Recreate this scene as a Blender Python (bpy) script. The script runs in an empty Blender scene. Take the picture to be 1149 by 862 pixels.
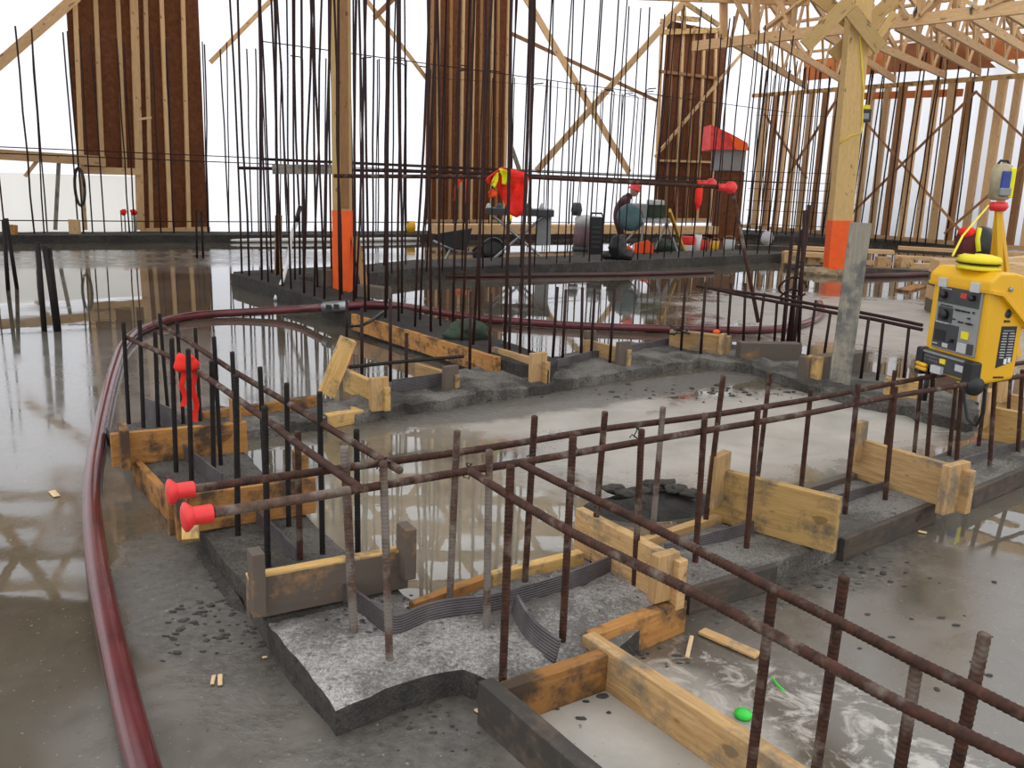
import bpy, math, random
from mathutils import Vector, Matrix, noise
random.seed(7)
C = bpy.context.scene.collection
W, H, F, HOR, CAMH = 1149, 862, 1000.0, 203.0, 1.5
# ---------------------------------------------------------------- camera
rl = math.radians(2.0)
pt = math.atan2((H/2-HOR)*math.cos(rl), F)
FW = Vector((0, math.cos(pt), -math.sin(pt)))
_up = Vector((0, math.sin(pt), math.cos(pt)))
RT = Vector((1, 0, 0))*math.cos(rl) + _up*math.sin(rl)
UP = _up*math.cos(rl) - Vector((1, 0, 0))*math.sin(rl)
EYE = Vector((0, 0, CAMH))
cam = bpy.data.cameras.new('camera')
cam.sensor_fit = 'HORIZONTAL'; cam.sensor_width = 36; cam.lens = 36*F/W
cam.clip_start = .05; cam.clip_end = 200
co = bpy.data.objects.new('camera', cam); C.objects.link(co)
co.matrix_world = Matrix(((RT.x, UP.x, -FW.x, 0), (RT.y, UP.y, -FW.y, 0), (RT.z, UP.z, -FW.z, CAMH), (0, 0, 0, 1)))
bpy.context.scene.camera = co

def ray(x, y): return FW + RT*((x-W/2)/F) - UP*((y-H/2)/F)
def P(x, y, z=0.0):                       # point of the level plane z seen at a photo pixel
    d = ray(x, y); return EYE + d*((z-CAMH)/d.z)
def D(x, y, dep):                         # point at a distance in front of the camera
    d = ray(x, y); return EYE + d*(dep/d.y)
def PX(p):
    q = p-EYE; c = q.dot(FW); return W/2+F*q.dot(RT)/c, H/2-F*q.dot(UP)/c
def PL(x, y, a, b, off=0.0):              # point of the upright plane through ground points a,b (off = towards camera)
    n = Vector((b.y-a.y, a.x-b.x, 0)).normalized()
    if n.y > 0: n = -n
    d = ray(x, y); q = a + n*off
    return EYE + d*((q-EYE).dot(n)/d.dot(n))

ORD = 'first second third fourth fifth sixth seventh eighth ninth tenth eleventh twelfth thirteenth fourteenth fifteenth sixteenth seventeenth eighteenth nineteenth'.split()
TENS = 'twenty thirty forty fifty sixty seventy eighty ninety'.split()
def ordw(i):                              # 0 -> first
    n = i+1
    if n < 20: return ORD[n-1]
    t, u = divmod(n, 10)
    if u == 0: return TENS[t-2][:-1]+'ieth'
    return TENS[t-2]+' '+ORD[u-1]

# ---------------------------------------------------------------- object helpers
WM = {}
def tag(o, label=None, cat=None, group=None, kind=None):
    if label: o['label'] = label
    if cat: o['category'] = cat
    if group: o['group'] = group
    if kind: o['kind'] = kind
    return o
def link(o, M, parent=None):
    C.objects.link(o)
    WM[o.name] = M
    if parent is not None:
        o.parent = parent; o.matrix_parent_inverse = WM[parent.name].inverted()
    o.matrix_basis = M
    return o
def empty(name, loc, label, cat, group=None):
    o = bpy.data.objects.new(name, None); o.empty_display_size = .1
    link(o, Matrix.Translation(loc)); return tag(o, label, cat, group)
class MB:
    def __init__(s): s.v = []; s.f = []
    def add(s, vs, fs):
        n = len(s.v); s.v += [Vector(v) for v in vs]; s.f += [tuple(i+n for i in f) for f in fs]; return s
    def box(s, c, d, M=None):
        c = Vector(c); hx, hy, hz = d[0]/2, d[1]/2, d[2]/2
        vs = [Vector((sx*hx, sy*hy, sz*hz)) for sz in (-1, 1) for sy in (-1, 1) for sx in (-1, 1)]
        vs = [(M @ v if M else v)+c for v in vs]
        return s.add(vs, [(0, 2, 3, 1), (4, 5, 7, 6), (0, 1, 5, 4), (2, 6, 7, 3), (0, 4, 6, 2), (1, 3, 7, 5)])
    def prism(s, poly, z0, z1, M=None):   # poly in local XY
        n = len(poly)
        vs = [Vector((p[0], p[1], z0)) for p in poly]+[Vector((p[0], p[1], z1)) for p in poly]
        if M: vs = [M @ v for v in vs]
        fs = [tuple(range(n-1, -1, -1)), tuple(range(n, 2*n))]+[(i, (i+1) % n, n+(i+1) % n, n+i) for i in range(n)]
        return s.add(vs, fs)
    def tube(s, pts, r, n=8, closed_ends=True):
        pts = [Vector(p) for p in pts]; m = len(pts); vs = []; fs = []
        rr = r if isinstance(r, (list, tuple)) else [r]*m
        ref = None
        for i, p in enumerate(pts):
            t = (pts[min(i+1, m-1)]-pts[max(i-1, 0)]).normalized()
            if ref is None:
                ref = t.cross(Vector((0, 0, 1)));
                if ref.length < .05: ref = t.cross(Vector((1, 0, 0)))
            a = (ref - t*ref.dot(t)).normalized(); ref = a; b = t.cross(a)
            for k in range(n):
                w = 2*math.pi*k/n
                vs.append(p + a*(rr[i]*math.cos(w)) + b*(rr[i]*math.sin(w)))
        for i in range(m-1):
            for k in range(n):
                fs.append((i*n+k, i*n+(k+1) % n, (i+1)*n+(k+1) % n, (i+1)*n+k))
        if closed_ends: fs += [tuple(range(n-1, -1, -1)), tuple(range((m-1)*n, m*n))]
        return s.add(vs, fs)
    def lathe(s, prof, c=(0, 0, 0), n=20, M=None):
        vs = []; fs = []; m = len(prof); c = Vector(c)
        for r, z in prof:
            for k in range(n):
                w = 2*math.pi*k/n; v = Vector((r*math.cos(w), r*math.sin(w), z))
                vs.append((M @ v if M else v)+c)
        for i in range(m-1):
            for k in range(n): fs.append((i*n+k, i*n+(k+1) % n, (i+1)*n+(k+1) % n, (i+1)*n+k))
        fs += [tuple(range(n-1, -1, -1)), tuple(range((m-1)*n, m*n))]
        return s.add(vs, fs)
    def blob(s, c, d, amp=.2, seed=0, n=10, m=7, M=None):
        vs = []; c = Vector(c)
        for i in range(m+1):
            th = math.pi*i/m
            for k in range(n):
                w = 2*math.pi*k/n
                u = Vector((math.sin(th)*math.cos(w), math.sin(th)*math.sin(w), math.cos(th)))
                q = 1+amp*noise.noise(u*1.7+Vector((seed*3.1, seed*1.7, 0)))
                v = Vector((u.x*d[0]*q, u.y*d[1]*q, u.z*d[2]*q)); vs.append((M @ v if M else v)+c)
        fs = []
        for i in range(m):
            for k in range(n): fs.append((i*n+k, (i+1)*n+k, (i+1)*n+(k+1) % n, i*n+(k+1) % n))
        return s.add(vs, fs)
    def build(s, name, mat, parent=None, M=None, smooth=False, bevel=0, sub=0):
        """verts are world coords unless M (then local)."""
        me = bpy.data.meshes.new(name)
        if M is None:
            c = sum(s.v, Vector())/max(1, len(s.v)); zmin = min(v.z for v in s.v)
            M = Matrix.Translation((c.x, c.y, zmin)); vs = [v-M.translation for v in s.v]
        else: vs = s.v
        me.from_pydata(vs, [], s.f); me.materials.append(mat)
        if smooth: me.polygons.foreach_set('use_smooth', [True]*len(me.polygons))
        o = bpy.data.objects.new(name, me); link(o, M, parent)
        if bevel:
            b = o.modifiers.new('bevel', 'BEVEL'); b.width = bevel; b.segments = 2; b.limit_method = 'ANGLE'
        if sub:
            b = o.modifiers.new('subd', 'SUBSURF'); b.levels = sub; b.render_levels = sub
        me.validate(); me.update()
        return o
def frame(a, b, up=Vector((0, 0, 1))):
    x = (b-a).normalized(); y = up.cross(x)
    if y.length < 1e-4: y = Vector((0, 1, 0)).cross(x)
    y.normalize(); z = x.cross(y)
    M = Matrix((x, y, z)).transposed().to_4x4(); M.translation = (a+b)/2
    return M
def beam(name, a, b, wy, wz, mat, parent=None, up=Vector((0, 0, 1)), bevel=.003, dz=0, dy=0, wear=0):
    """timber from a to b; local X runs along it, so the grain does"""
    L = (b-a).length; mb = MB()
    if wear:
        n = max(4, int(L/.06)); vs = []; fs = []
        for i in range(n+1):
            x = -L/2+L*i/n
            for (sy, sz) in ((-1, -1), (1, -1), (1, 1), (-1, 1)):
                vs.append((x, dy+sy*wy/2+wear*noise.noise(Vector((x*6, sy*3, sz*2+L))), dz+sz*wz/2+wear*noise.noise(Vector((x*5, sy*5+9, sz*3+L)))))
        for i in range(n):
            for k in range(4): fs.append((i*4+k, i*4+(k+1) % 4, i*4+4+(k+1) % 4, i*4+4+k))
        fs += [(3, 2, 1, 0), (n*4, n*4+1, n*4+2, n*4+3)]
        mb.add(vs, fs)
    else: mb.box((0, dy, dz), (L, wy, wz))
    return mb.build(name, mat, parent, frame(a, b, up), bevel=bevel)

# ---------------------------------------------------------------- materials
class N:
    def __init__(s, name):
        s.m = bpy.data.materials.new(name); s.m.use_nodes = True; s.t = s.m.node_tree
        s.b = s.t.nodes['Principled BSDF']; s.out = s.t.nodes['Material Output']
    def n(s, k, **kw):
        q = s.t.nodes.new(k)
        for a, v in kw.items(): setattr(q, a, v)
        return q
    def l(s, a, b): s.t.links.new(a, b)
    def pos(s, obj=True, scale=(1, 1, 1)):
        src = s.n('ShaderNodeTexCoord').outputs['Object'] if obj else s.n('ShaderNodeNewGeometry').outputs['Position']
        mp = s.n('ShaderNodeMapping'); mp.inputs['Scale'].default_value = scale; s.l(src, mp.inputs['Vector'])
        return mp.outputs['Vector']
    def noise(s, v, scale, detail=4, rough=.6, dist=0):
        q = s.n('ShaderNodeTexNoise'); q.inputs['Scale'].default_value = scale; q.inputs['Detail'].default_value = detail
        q.inputs['Roughness'].default_value = rough; q.inputs['Distortion'].default_value = dist
        s.l(v, q.inputs['Vector']); return q.outputs['Fac']
    def ramp(s, f, stops):
        q = s.n('ShaderNodeValToRGB'); e = q.color_ramp.elements
        while len(e) < len(stops): e.new(.5)
        for i, (p, c) in enumerate(stops):
            e[i].position = p; e[i].color = (c, c, c, 1) if not isinstance(c, tuple) else (*c, 1)
        s.l(f, q.inputs['Fac']); return q.outputs['Color']
    def mix(s, f, a, b, mode='MIX'):
        q = s.n('ShaderNodeMix', data_type='RGBA', blend_type=mode)
        for sock, v in ((q.inputs[0], f), (q.inputs[6], a), (q.inputs[7], b)):
            if isinstance(v, tuple): sock.default_value = (*v, 1)
            elif isinstance(v, (int, float)): sock.default_value = v
            else: s.l(v, sock)
        return q.outputs[2]
    def math(s, op, a, b=0.0):
        q = s.n('ShaderNodeMath', operation=op)
        for i, v in enumerate((a, b)):
            if isinstance(v, (int, float)): q.inputs[i].default_value = v
            else: s.l(v, q.inputs[i])
        return q.outputs[0]
    def bump(s, h, strength=.4, dist=.01):
        q = s.n('ShaderNodeBump'); q.inputs['Strength'].default_value = strength; q.inputs['Distance'].default_value = dist
        s.l(h, q.inputs['Height']); s.l(q.outputs[0], s.b.inputs['Normal'])
    def set(s, col=None, rough=None, metal=None, spec=None):
        for k, v in (('Base Color', col), ('Roughness', rough), ('Metallic', metal), ('Specular IOR Level', spec)):
            if v is None: continue
            if isinstance(v, tuple): s.b.inputs[k].default_value = (*v, 1)
            elif isinstance(v, (int, float)): s.b.inputs[k].default_value = v
            else: s.l(v, s.b.inputs[k])
        return s.m

def plain(name, col, rough=.5, metal=0, var=.25, scale=8, spec=.5):
    s = N(name); f = s.noise(s.pos(), scale, 3)
    c = s.ramp(f, [(.3, tuple(x*(1-var) for x in col)), (.7, tuple(min(1, x*(1+var)) for x in col))])
    return s.set(c, rough, metal, spec)
def wood(name, dark, light, stain=None, stain_amt=.5, rough=.75):
    s = N(name)
    g = s.noise(s.pos(scale=(.9, 9, 9)), 5, 6, .65, 1.2)
    c = s.ramp(g, [(.28, dark), (.5, tuple((a+b)/2 for a, b in zip(dark, light))), (.72, light)])
    oi = s.n('ShaderNodeObjectInfo')
    hs = s.n('ShaderNodeHueSaturation'); s.l(c, hs.inputs['Color'])
    s.l(s.math('ADD', s.math('MULTIPLY', oi.outputs['Random'], .4), .8), hs.inputs['Value'])
    c = hs.outputs[0]
    # knots
    k = s.noise(s.pos(scale=(2.2, 5, 5)), 3.1, 1, .4)
    c = s.mix(s.ramp(k, [(.70, 0.0), (.74, .7)]), c, tuple(x*.35 for x in dark))
    if stain:
        v = s.n('ShaderNodeVectorMath', operation='ADD'); s.l(s.pos(), v.inputs[0]); s.l(oi.outputs['Location'], v.inputs[1])
        st = s.noise(v.outputs[0], 5, 5, .7)
        c = s.mix(s.ramp(st, [(.52-stain_amt*.12, 0.0), (.66-stain_amt*.12, .9)]), c, stain)
    s.bump(g, .25, .004)
    return s.set(c, rough, 0, .3)
WOOD = wood('fresh_lumber', (.36, .20, .075), (.66, .43, .20), (.17, .15, .12), .12)
WOODY = wood('yellow_lumber', (.42, .24, .075), (.66, .43, .165), (.11, .09, .07), .25)
WOODO = wood('orange_wet_lumber', (.30, .13, .030), (.48, .235, .075), (.045, .035, .028), .45)
WOODS = wood('concrete_stained_lumber', (.26, .13, .045), (.40, .22, .10), (.105, .092, .080), 1.9)
WOODD = wood('dark_soaked_lumber', (.07, .05, .038), (.15, .11, .08), (.05, .045, .04), .8)
WOODG = wood('grey_weathered_lumber', (.22, .20, .16), (.40, .36, .28), (.12, .12, .12), .5)
WOODP = wood('pine_post_timber', (.50, .31, .11), (.65, .45, .20), None)
WOODT = wood('truss_lumber', (.52, .31, .14), (.74, .50, .27), None)
WOODB = wood('brown_stud_lumber', (.26, .12, .05), (.42, .22, .09), None)
def panelmat():
    s = N('brown_strand_board')
    a = s.noise(s.pos(), 9, 6, .75); b = s.noise(s.pos(scale=(1, 1, .3)), 1.2, 2)
    c = s.ramp(a, [(.3, (.06, .020, .008)), (.55, (.15, .052, .019)), (.75, (.25, .095, .036))])
    c = s.mix(.35, c, s.ramp(b, [(.3, (.09, .028, .010)), (.7, (.22, .08, .03))]))
    s.bump(a, .3, .01); return s.set(c, .8, 0, .2)
PANEL = panelmat()
def rustmat(name, dark, mid, dust, damt):
    s = N(name)
    a = s.noise(s.pos(), 35, 5, .7); b = s.noise(s.pos(False), 7, 4, .65)
    c = s.ramp(a, [(.3, dark), (.7, mid)])
    c = s.mix(s.ramp(b, [(.60-damt, 0.0), (.74-damt, .85)]), c, dust)
    s.bump(a, .4, .002)
    return s.set(c, .7, .15, .35)
RUST = rustmat('rusty_steel', (.020, .009, .006), (.092, .034, .019), (.21, .165, .130), .06)
RUSTG = rustmat('cement_crusted_steel', (.05, .028, .02), (.16, .09, .065), (.23, .20, .17), .17)
RUSTD = rustmat('wet_dark_steel', (.006, .005, .005), (.022, .016, .014), (.10, .085, .07), -.06)
RUSTF = rustmat('far_rusty_steel', (.014, .006, .005), (.048, .016, .012), (.085, .055, .045), -.03)
def slabmat():
    s = N('wet_concrete_slab')
    p = s.pos(False)
    big = s.noise(p, .55, 5, .6, .6); mid = s.noise(p, 2.6, 6, .65, .4); fine = s.noise(p, 26, 5, .7)
    def zone(px, rx, ry, ang, soft=.5):
        c = P(*px); mp = s.n('ShaderNodeMapping', vector_type='TEXTURE')
        mp.inputs['Location'].default_value = c; mp.inputs['Rotation'].default_value = (0, 0, math.radians(ang)); mp.inputs['Scale'].default_value = (rx, ry, 1)
        s.l(p, mp.inputs['Vector']); ln = s.n('ShaderNodeVectorMath', operation='LENGTH'); s.l(mp.outputs[0], ln.inputs[0])
        d = s.math('ADD', ln.outputs['Value'], s.math('MULTIPLY', s.math('SUBTRACT', mid, .5), 1.3))
        mr = s.n('ShaderNodeMapRange', interpolation_type='SMOOTHSTEP'); mr.inputs[1].default_value = 1+soft/2; mr.inputs[2].default_value = 1-soft/2
        s.l(d, mr.inputs[0]); return mr.outputs[0]
    def mx(a, *r):
        for q in r: a = s.math('MAXIMUM', a, q)
        return a
    dry = mx(zone((860, 480), 1.75, .75, 36), zone((1000, 360), 2.3, 2.6, 30), zone((730, 830), .34, .5, 36), zone((640, 465), .9, .35, 36))
    pale = mx(zone((40, 440), 1.7, 2.4, 0), zone((250, 300), 1.2, 1.0, 20))  # damp floor plus the white sheeting's reflection, painted as a lighter base colour
    ceil_refl = mx(zone((470, 570), .75, .75, 36), zone((560, 480), .8, .4, 36))  # cream ceiling reflection in the puddle, painted into the base colour
    mud = mx(zone((225, 690), .22, .7, 35), zone((475, 815), .35, .2, 36), zone((920, 640), .65, .22, 36), zone((700, 440), 2.2, .25, 36))
    damp = mx(zone((1010, 700), .9, .8, 36), zone((260, 800), .5, .45, 10), zone((160, 290), 5, 1.6, 30))
    c = s.ramp(mid, [(.30, (.078, .063, .043)), (.7, (.125, .104, .075))])
    c = s.mix(s.ramp(big, [(.45, 0.0), (.62, .75)]), c, (.155, .138, .110))
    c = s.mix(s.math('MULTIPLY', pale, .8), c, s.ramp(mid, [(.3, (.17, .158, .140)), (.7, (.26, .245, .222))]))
    c = s.mix(s.math('MULTIPLY', ceil_refl, .85), c, s.ramp(mid, [(.3, (.205, .178, .130)), (.7, (.29, .255, .20))]))
    c = s.mix(s.math('MULTIPLY', damp, .7), c, s.ramp(mid, [(.3, (.095, .082, .068)), (.7, (.19, .168, .143))]))
    c = s.mix(dry, c, s.ramp(mid, [(.3, (.29, .262, .222)), (.7, (.46, .425, .37))]))
    c = s.mix(s.math('MULTIPLY', mud, .8), c, s.ramp(fine, [(.3, (.035, .030, .026)), (.7, (.14, .125, .105))]))
    sp = s.noise(p, 60, 2, .5)
    c = s.mix(s.ramp(sp, [(.68, 0.0), (.74, .45)]), c, (.48, .45, .40))
    sp2 = s.noise(p, 38, 2, .5)
    c = s.mix(s.ramp(sp2, [(.70, 0.0), (.75, .6)]), c, (.04, .035, .03))
    # milky splashes by the right-hand bars
    wz = zone((900, 810), .5, .28, -40, .4)
    c = s.mix(s.math('MULTIPLY', wz, s.ramp(s.noise(p, 9, 5, .7, 1), [(.5, 0.0), (.62, .8)])), c, (.50, .46, .40))
    rough = s.ramp(s.noise(p, .9, 5, .6, .8), [(.45, .012), (.58, .05), (.74, .18)])
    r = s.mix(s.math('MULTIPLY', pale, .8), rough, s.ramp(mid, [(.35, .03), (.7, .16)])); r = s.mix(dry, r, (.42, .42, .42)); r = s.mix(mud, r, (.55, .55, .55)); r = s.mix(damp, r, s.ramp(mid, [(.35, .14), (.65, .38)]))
    hgt = s.mix(s.math('MAXIMUM', mud, s.math('MULTIPLY', dry, .3)), s.math('MULTIPLY', s.noise(p, 5, 3, .5), .07), fine)
    s.bump(hgt, .35, .012)
    s.b.inputs['IOR'].default_value = 1.75
    return s.set(c, r, 0, .5)
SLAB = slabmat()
def concmat(name, lo, hi, speck=None, sc=14, rough=.85):
    s = N(name); p = s.pos(False)
    a = s.noise(p, sc, 8, .75); b = s.noise(p, 2.2, 4, .6); f = s.noise(p, 70, 4, .7)
    c = s.ramp(a, [(.32, lo), (.68, hi)])
    c = s.mix(s.ramp(b, [(.40, 0.0), (.65, .55)]), c, tuple(x*.55 for x in lo))
    if speck:
        c = s.mix(s.ramp(s.math('ADD', s.math('MULTIPLY', f, .4), s.math('MULTIPLY', b, .7)), [(.46, .9), (.60, 0.0)]), c, speck)
    d = s.noise(p, 34, 4, .65)
    c = s.mix(s.ramp(d, [(.60, 0.0), (.68, .75)]), c, tuple(x*.28 for x in lo))
    g = s.noise(p, 150, 3, .7)
    c = s.mix(s.ramp(g, [(.40, .45), (.55, 0.0)]), c, tuple(x*.4 for x in lo))
    s.bump(s.math('ADD', a, s.math('ADD', f, s.math('MULTIPLY', d, -.8))), .9, .018); return s.set(c, rough, 0, .3)
CONC = concmat('rough_footing_concrete', (.12, .105, .088), (.25, .225, .195), (.33, .31, .28))
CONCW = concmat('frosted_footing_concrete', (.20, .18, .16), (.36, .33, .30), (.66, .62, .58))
CONCD = concmat('dark_kerb_concrete', (.035, .031, .027), (.10, .09, .078))
CONCM = concmat('grey_kerb_concrete', (.055, .049, .042), (.15, .135, .115))
CONCE = concmat('muddy_footing_concrete', (.055, .049, .042), (.20, .18, .155), (.28, .255, .225), 6)
CONCC = concmat('wet_footing_concrete', (.060, .052, .043), (.145, .128, .108), (.18, .16, .14))
MUD = plain('dark_mortar_mud', (.055, .047, .040), .8, var=.5, scale=30)
def sheetmat(name, col, tr):
    s = N(name)
    f = s.noise(s.pos(scale=(1, 1, .35)), 1.3, 3, .5, .8)
    c = s.ramp(f, [(.3, tuple(x*.93 for x in col)), (.7, col)])
    d = s.n('ShaderNodeBsdfDiffuse'); t = s.n('ShaderNodeBsdfTranslucent'); mx = s.n('ShaderNodeMixShader'); mx.inputs[0].default_value = tr
    s.l(c, d.inputs[0]); s.l(c, t.inputs[0]); s.l(d.outputs[0], mx.inputs[1]); s.l(t.outputs[0], mx.inputs[2]); s.l(mx.outputs[0], s.out.inputs[0])
    return s.m
SHEET = sheetmat('white_translucent_sheeting', (.95, .955, .99), .86)
SHEETL = sheetmat('off_white_sheeting', (.80, .775, .72), .70)
HOSE = plain('maroon_rubber_hose', (.105, .018, .020), .20, var=.3, scale=5)
HOSED = plain('dark_red_pipe', (.06, .015, .013), .4)
YEL = plain('yellow_plastic', (.78, .42, .008), .38, var=.06, scale=3)
YELB = plain('bright_yellow_fabric', (.80, .66, .02), .6, var=.1)
BLK = plain('black_plastic', (.012, .012, .013), .42)
CHAR = plain('charcoal_panel', (.045, .047, .050), .45, var=.12)
GREYP = plain('grey_panel', (.26, .265, .26), .5, var=.08)
LGREY = plain('light_grey_plastic', (.52, .52, .52), .5, var=.08)
WHITE = plain('white_plastic', (.80, .80, .78), .5, var=.05)
REDC = plain('red_cap_plastic', (.80, .035, .035), .42, var=.12)
ORNG = plain('fluorescent_orange_paint', (1.0, .115, .006), .6, var=.10, scale=9)
REDV = plain('hi_vis_red_fabric', (.90, .020, .006), .75, var=.15)
ORV = plain('hi_vis_orange_fabric', (1.0, .09, .01), .75, var=.15)
YELV = plain('hi_vis_yellow_tape', (.85, .80, .01), .6, var=.08)
STEEL = plain('grey_steel', (.33, .33, .34), .35, .8)
TEAL = plain('teal_machine_paint', (.045, .105, .115), .4)
SKIN = plain('skin', (.50, .30, .21), .6, var=.08)
JACKET = plain('dark_maroon_jacket', (.075, .025, .030), .8)
BLUE = plain('blue_label', (.03, .06, .30), .5)
GREEN = plain('bright_green_plastic', (.03, .65, .05), .4)
DGREEN = plain('dark_green_tarp', (.035, .055, .03), .8)
BLOCK = plain('grey_block', (.25, .24, .235), .85, var=.15, scale=20)
REDTARP = plain('red_tarp', (.75, .05, .04), .6, var=.3)
BOARDO = plain('orange_plywood', (.62, .19, .05), .7, var=.15, scale=3)
PLYB = plain('brown_plywood', (.36, .13, .045), .7, var=.2, scale=4)
PLYD = plain('weathered_roof_plywood', (.20, .12, .06), .8, var=.2, scale=1)
REDL = plain('red_display', (.55, .05, .03), .4, var=.1)
LIGHTCHIP = plain('pale_wood_chip', (.72, .52, .28), .8)
def stopmat():
    s = N('ribbed_waterstop_rubber'); tc = s.n('ShaderNodeNewGeometry'); sx = s.n('ShaderNodeSeparateXYZ'); s.l(tc.outputs['Position'], sx.inputs[0])
    w = s.math('SINE', s.math('MULTIPLY', sx.outputs['Z'], 700))
    a = s.noise(s.pos(False), 9, 4)
    c = s.ramp(a, [(.3, (.050, .040, .044)), (.7, (.135, .115, .115))])
    c = s.mix(s.math('MULTIPLY', s.math('GREATER_THAN', w, .75), .35), c, (.22, .20, .20))
    s.bump(w, .5, .004); return s.set(c, .5, 0, .4)
STOP = stopmat()

# ---------------------------------------------------------------- world and light
wd = bpy.data.worlds.new('overcast'); bpy.context.scene.world = wd; wd.use_nodes = True
bg = wd.node_tree.nodes['Background']; bg.inputs[0].default_value = (.95, .97, 1.0, 1); bg.inputs[1].default_value = 1.0

# ---------------------------------------------------------------- setting
LA, LB = P(0, 268), P(800, 259)                       # foot of the back wall
u = (LB-LA).normalized(); LA2 = LA-u*9; 
v = Vector((u.y, -u.x, 0))                            # towards the camera on the right
RA = LB+u*.6; RB = P(1149, 288); RB2 = RB+(RB-RA).normalized()*5
def WL(x, y, off=0): return PL(x, y, LA, LB, off)
def WR(x, y, off=0): return PL(x, y, RA, RB, off)
_o = Vector((-.1, .15, 0)); _fp = [Vector((-20, -4, 0)), Vector((22, -4, 0)), RB2+(RB2-RA).normalized()*4+Vector((.2, .1, 0)), RA+Vector((.15, .2, 0)), LA2+(LA2-LB).normalized()*3+_o]
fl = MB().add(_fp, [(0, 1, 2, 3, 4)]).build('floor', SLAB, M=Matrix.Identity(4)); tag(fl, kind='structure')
def sheet(name, a, b, z0, z1, mat, n=60):
    mb = MB(); vs = []; fs = []; nz = 14
    nrm = Vector((-(b-a).y, (b-a).x, 0)).normalized()
    for i in range(n+1):
        for k in range(nz+1):
            p = a.lerp(b, i/n); z = z0+(z1-z0)*k/nz
            w = .03*noise.noise(Vector((p.x*.6, p.y*.6, z*.5)))
            vs.append((p.x+nrm.x*w, p.y+nrm.y*w, z))
    for i in range(n):
        for k in range(nz): q = i*(nz+1)+k; fs.append((q, q+nz+1, q+nz+2, q+1))
    return tag(mb.add(vs, fs).build(name, mat, smooth=True), kind='structure')
sheet('wall_back', LA2, RA, 1.35, 9.0, SHEET)
sheet('wall_back_lower', WL(158, 262), RA, 0, 1.35, SHEET)
sheet('wall_back_skirt', LA2, WL(158, 262), 0, 1.32, SHEETL)
sheet('wall_right', RA, RB2, 0, 5.0, SHEET)

# ---------------------------------------------------------------- footings
def resample(pts, n):
    d = [0]
    for a, b in zip(pts, pts[1:]): d.append(d[-1]+(b-a).length)
    out = []; j = 0
    for i in range(n+1):
        t = d[-1]*i/n
        while j < len(d)-2 and d[j+1] < t: j += 1
        out.append(pts[j].lerp(pts[j+1], min(1, max(0, (t-d[j])/max(1e-6, d[j+1]-d[j])))))
    return out
def strip(name, L, R, h, mat, label, step=.05, m=8, amp=.010, group=None, ej=.010, sink=0.03, cat='footing', side=None):
    L = [P(*p, h) for p in L]; R = [P(*p, h) for p in R]
    ln = max(sum((b-a).length for a, b in zip(L, L[1:])), .5); n = int(ln/step)
    l = resample(L, n); r = resample(R, n); vs = []; fs = []
    for i in range(n+1):
        for k in range(m+1):
            p = l[i].lerp(r[i], k/m); e = min(k, m-k, i, n-i)
            q = amp*(noise.noise(p*5)+.6*noise.noise(p*17)+.4*noise.noise(p*40))
            if e == 0:
                q -= .010; p = p + Vector((noise.noise(p*9), noise.noise(p*9+Vector((7, 0, 0))), 0))*ej
            vs.append(Vector((p.x, p.y, h+q)))
    for i in range(n):
        for k in range(m): q = i*(m+1)+k; fs.append((q, q+1, q+m+2, q+m+1))
    ring = [i*(m+1) for i in range(n+1)]+[n*(m+1)+k for k in range(1, m+1)]+[i*(m+1)+m for i in range(n-1, -1, -1)]+[k for k in range(m-1, 0, -1)]
    base = len(vs)
    for i in ring: vs.append(Vector((vs[i].x, vs[i].y, -sink)))
    for j in range(len(ring)):
        j2 = (j+1) % len(ring); fs.append((ring[j], ring[j2], base+j2, base+j))
    o = MB().add(vs, fs).build(name, mat, M=Matrix.Identity(4), smooth=False)
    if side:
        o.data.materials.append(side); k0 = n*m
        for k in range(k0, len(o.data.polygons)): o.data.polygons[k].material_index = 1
    return tag(o, label, cat, group)
Z = .10
strip('concrete_footing', [(118, 478), (157, 518), (226, 595), (272, 650), (300, 697)], [(250, 462), (277, 508), (330, 565), (385, 615), (452, 664)], Z, CONCC, 'rough grey concrete footing running under the dark bars beside the maroon hose')
strip('concrete_footing', [(299, 695), (338, 742), (378, 790), (440, 768), (516, 744), (568, 766), (683, 731), (720, 700), (771, 657)], [(440, 664), (452, 664), (470, 674), (500, 664), (551, 643), (590, 634), (620, 626), (640, 620), (655, 612)], Z, CONCW, 'frosted whitish concrete footing at the corner where the bar rows meet', m=14, amp=.014, side=CONCM)  # side faces take a darker concrete than the frosted top
strip('concrete_footing', [(771, 657), (870, 630), (940, 603), (980, 588), (1086, 549), (1149, 523), (1240, 485)], [(655, 612), (717, 604), (794, 581), (904, 546), (960, 528), (1046, 511), (1240, 440)], Z, CONC, 'rough grey concrete footing running under the yellow machine', m=10)
strip('concrete_footing', [(262, 480), (340, 469), (415, 459), (520, 443), (616, 430), (720, 411), (803, 400)], [(150, 474), (225, 456), (300, 452), (385, 446), (425, 432), (540, 411), (650, 392), (755, 380)], .08, CONCE, 'dark muddy footing crossing behind the leaning yellow timber block', step=.06, amp=.028, ej=.07)
strip('concrete_footing', [(785, 402), (845, 409), (890, 425), (940, 440), (1000, 452), (1090, 474)], [(756, 379), (830, 386), (872, 388), (925, 402), (975, 416), (1100, 448)], .08, CONCE, 'dark muddy footing leading towards the grey leaning board', step=.06, amp=.028, ej=.07)
strip('concrete_kerb', [(260, 306), (354, 334), (390, 349), (450, 370), (560, 402), (616, 414)], [(302, 302), (400, 330), (470, 350), (540, 372), (590, 390), (626, 402)], .18, CONCD, 'dark raised kerb coming forward from the orange based post', step=.15, amp=.006, cat='kerb')
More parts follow.
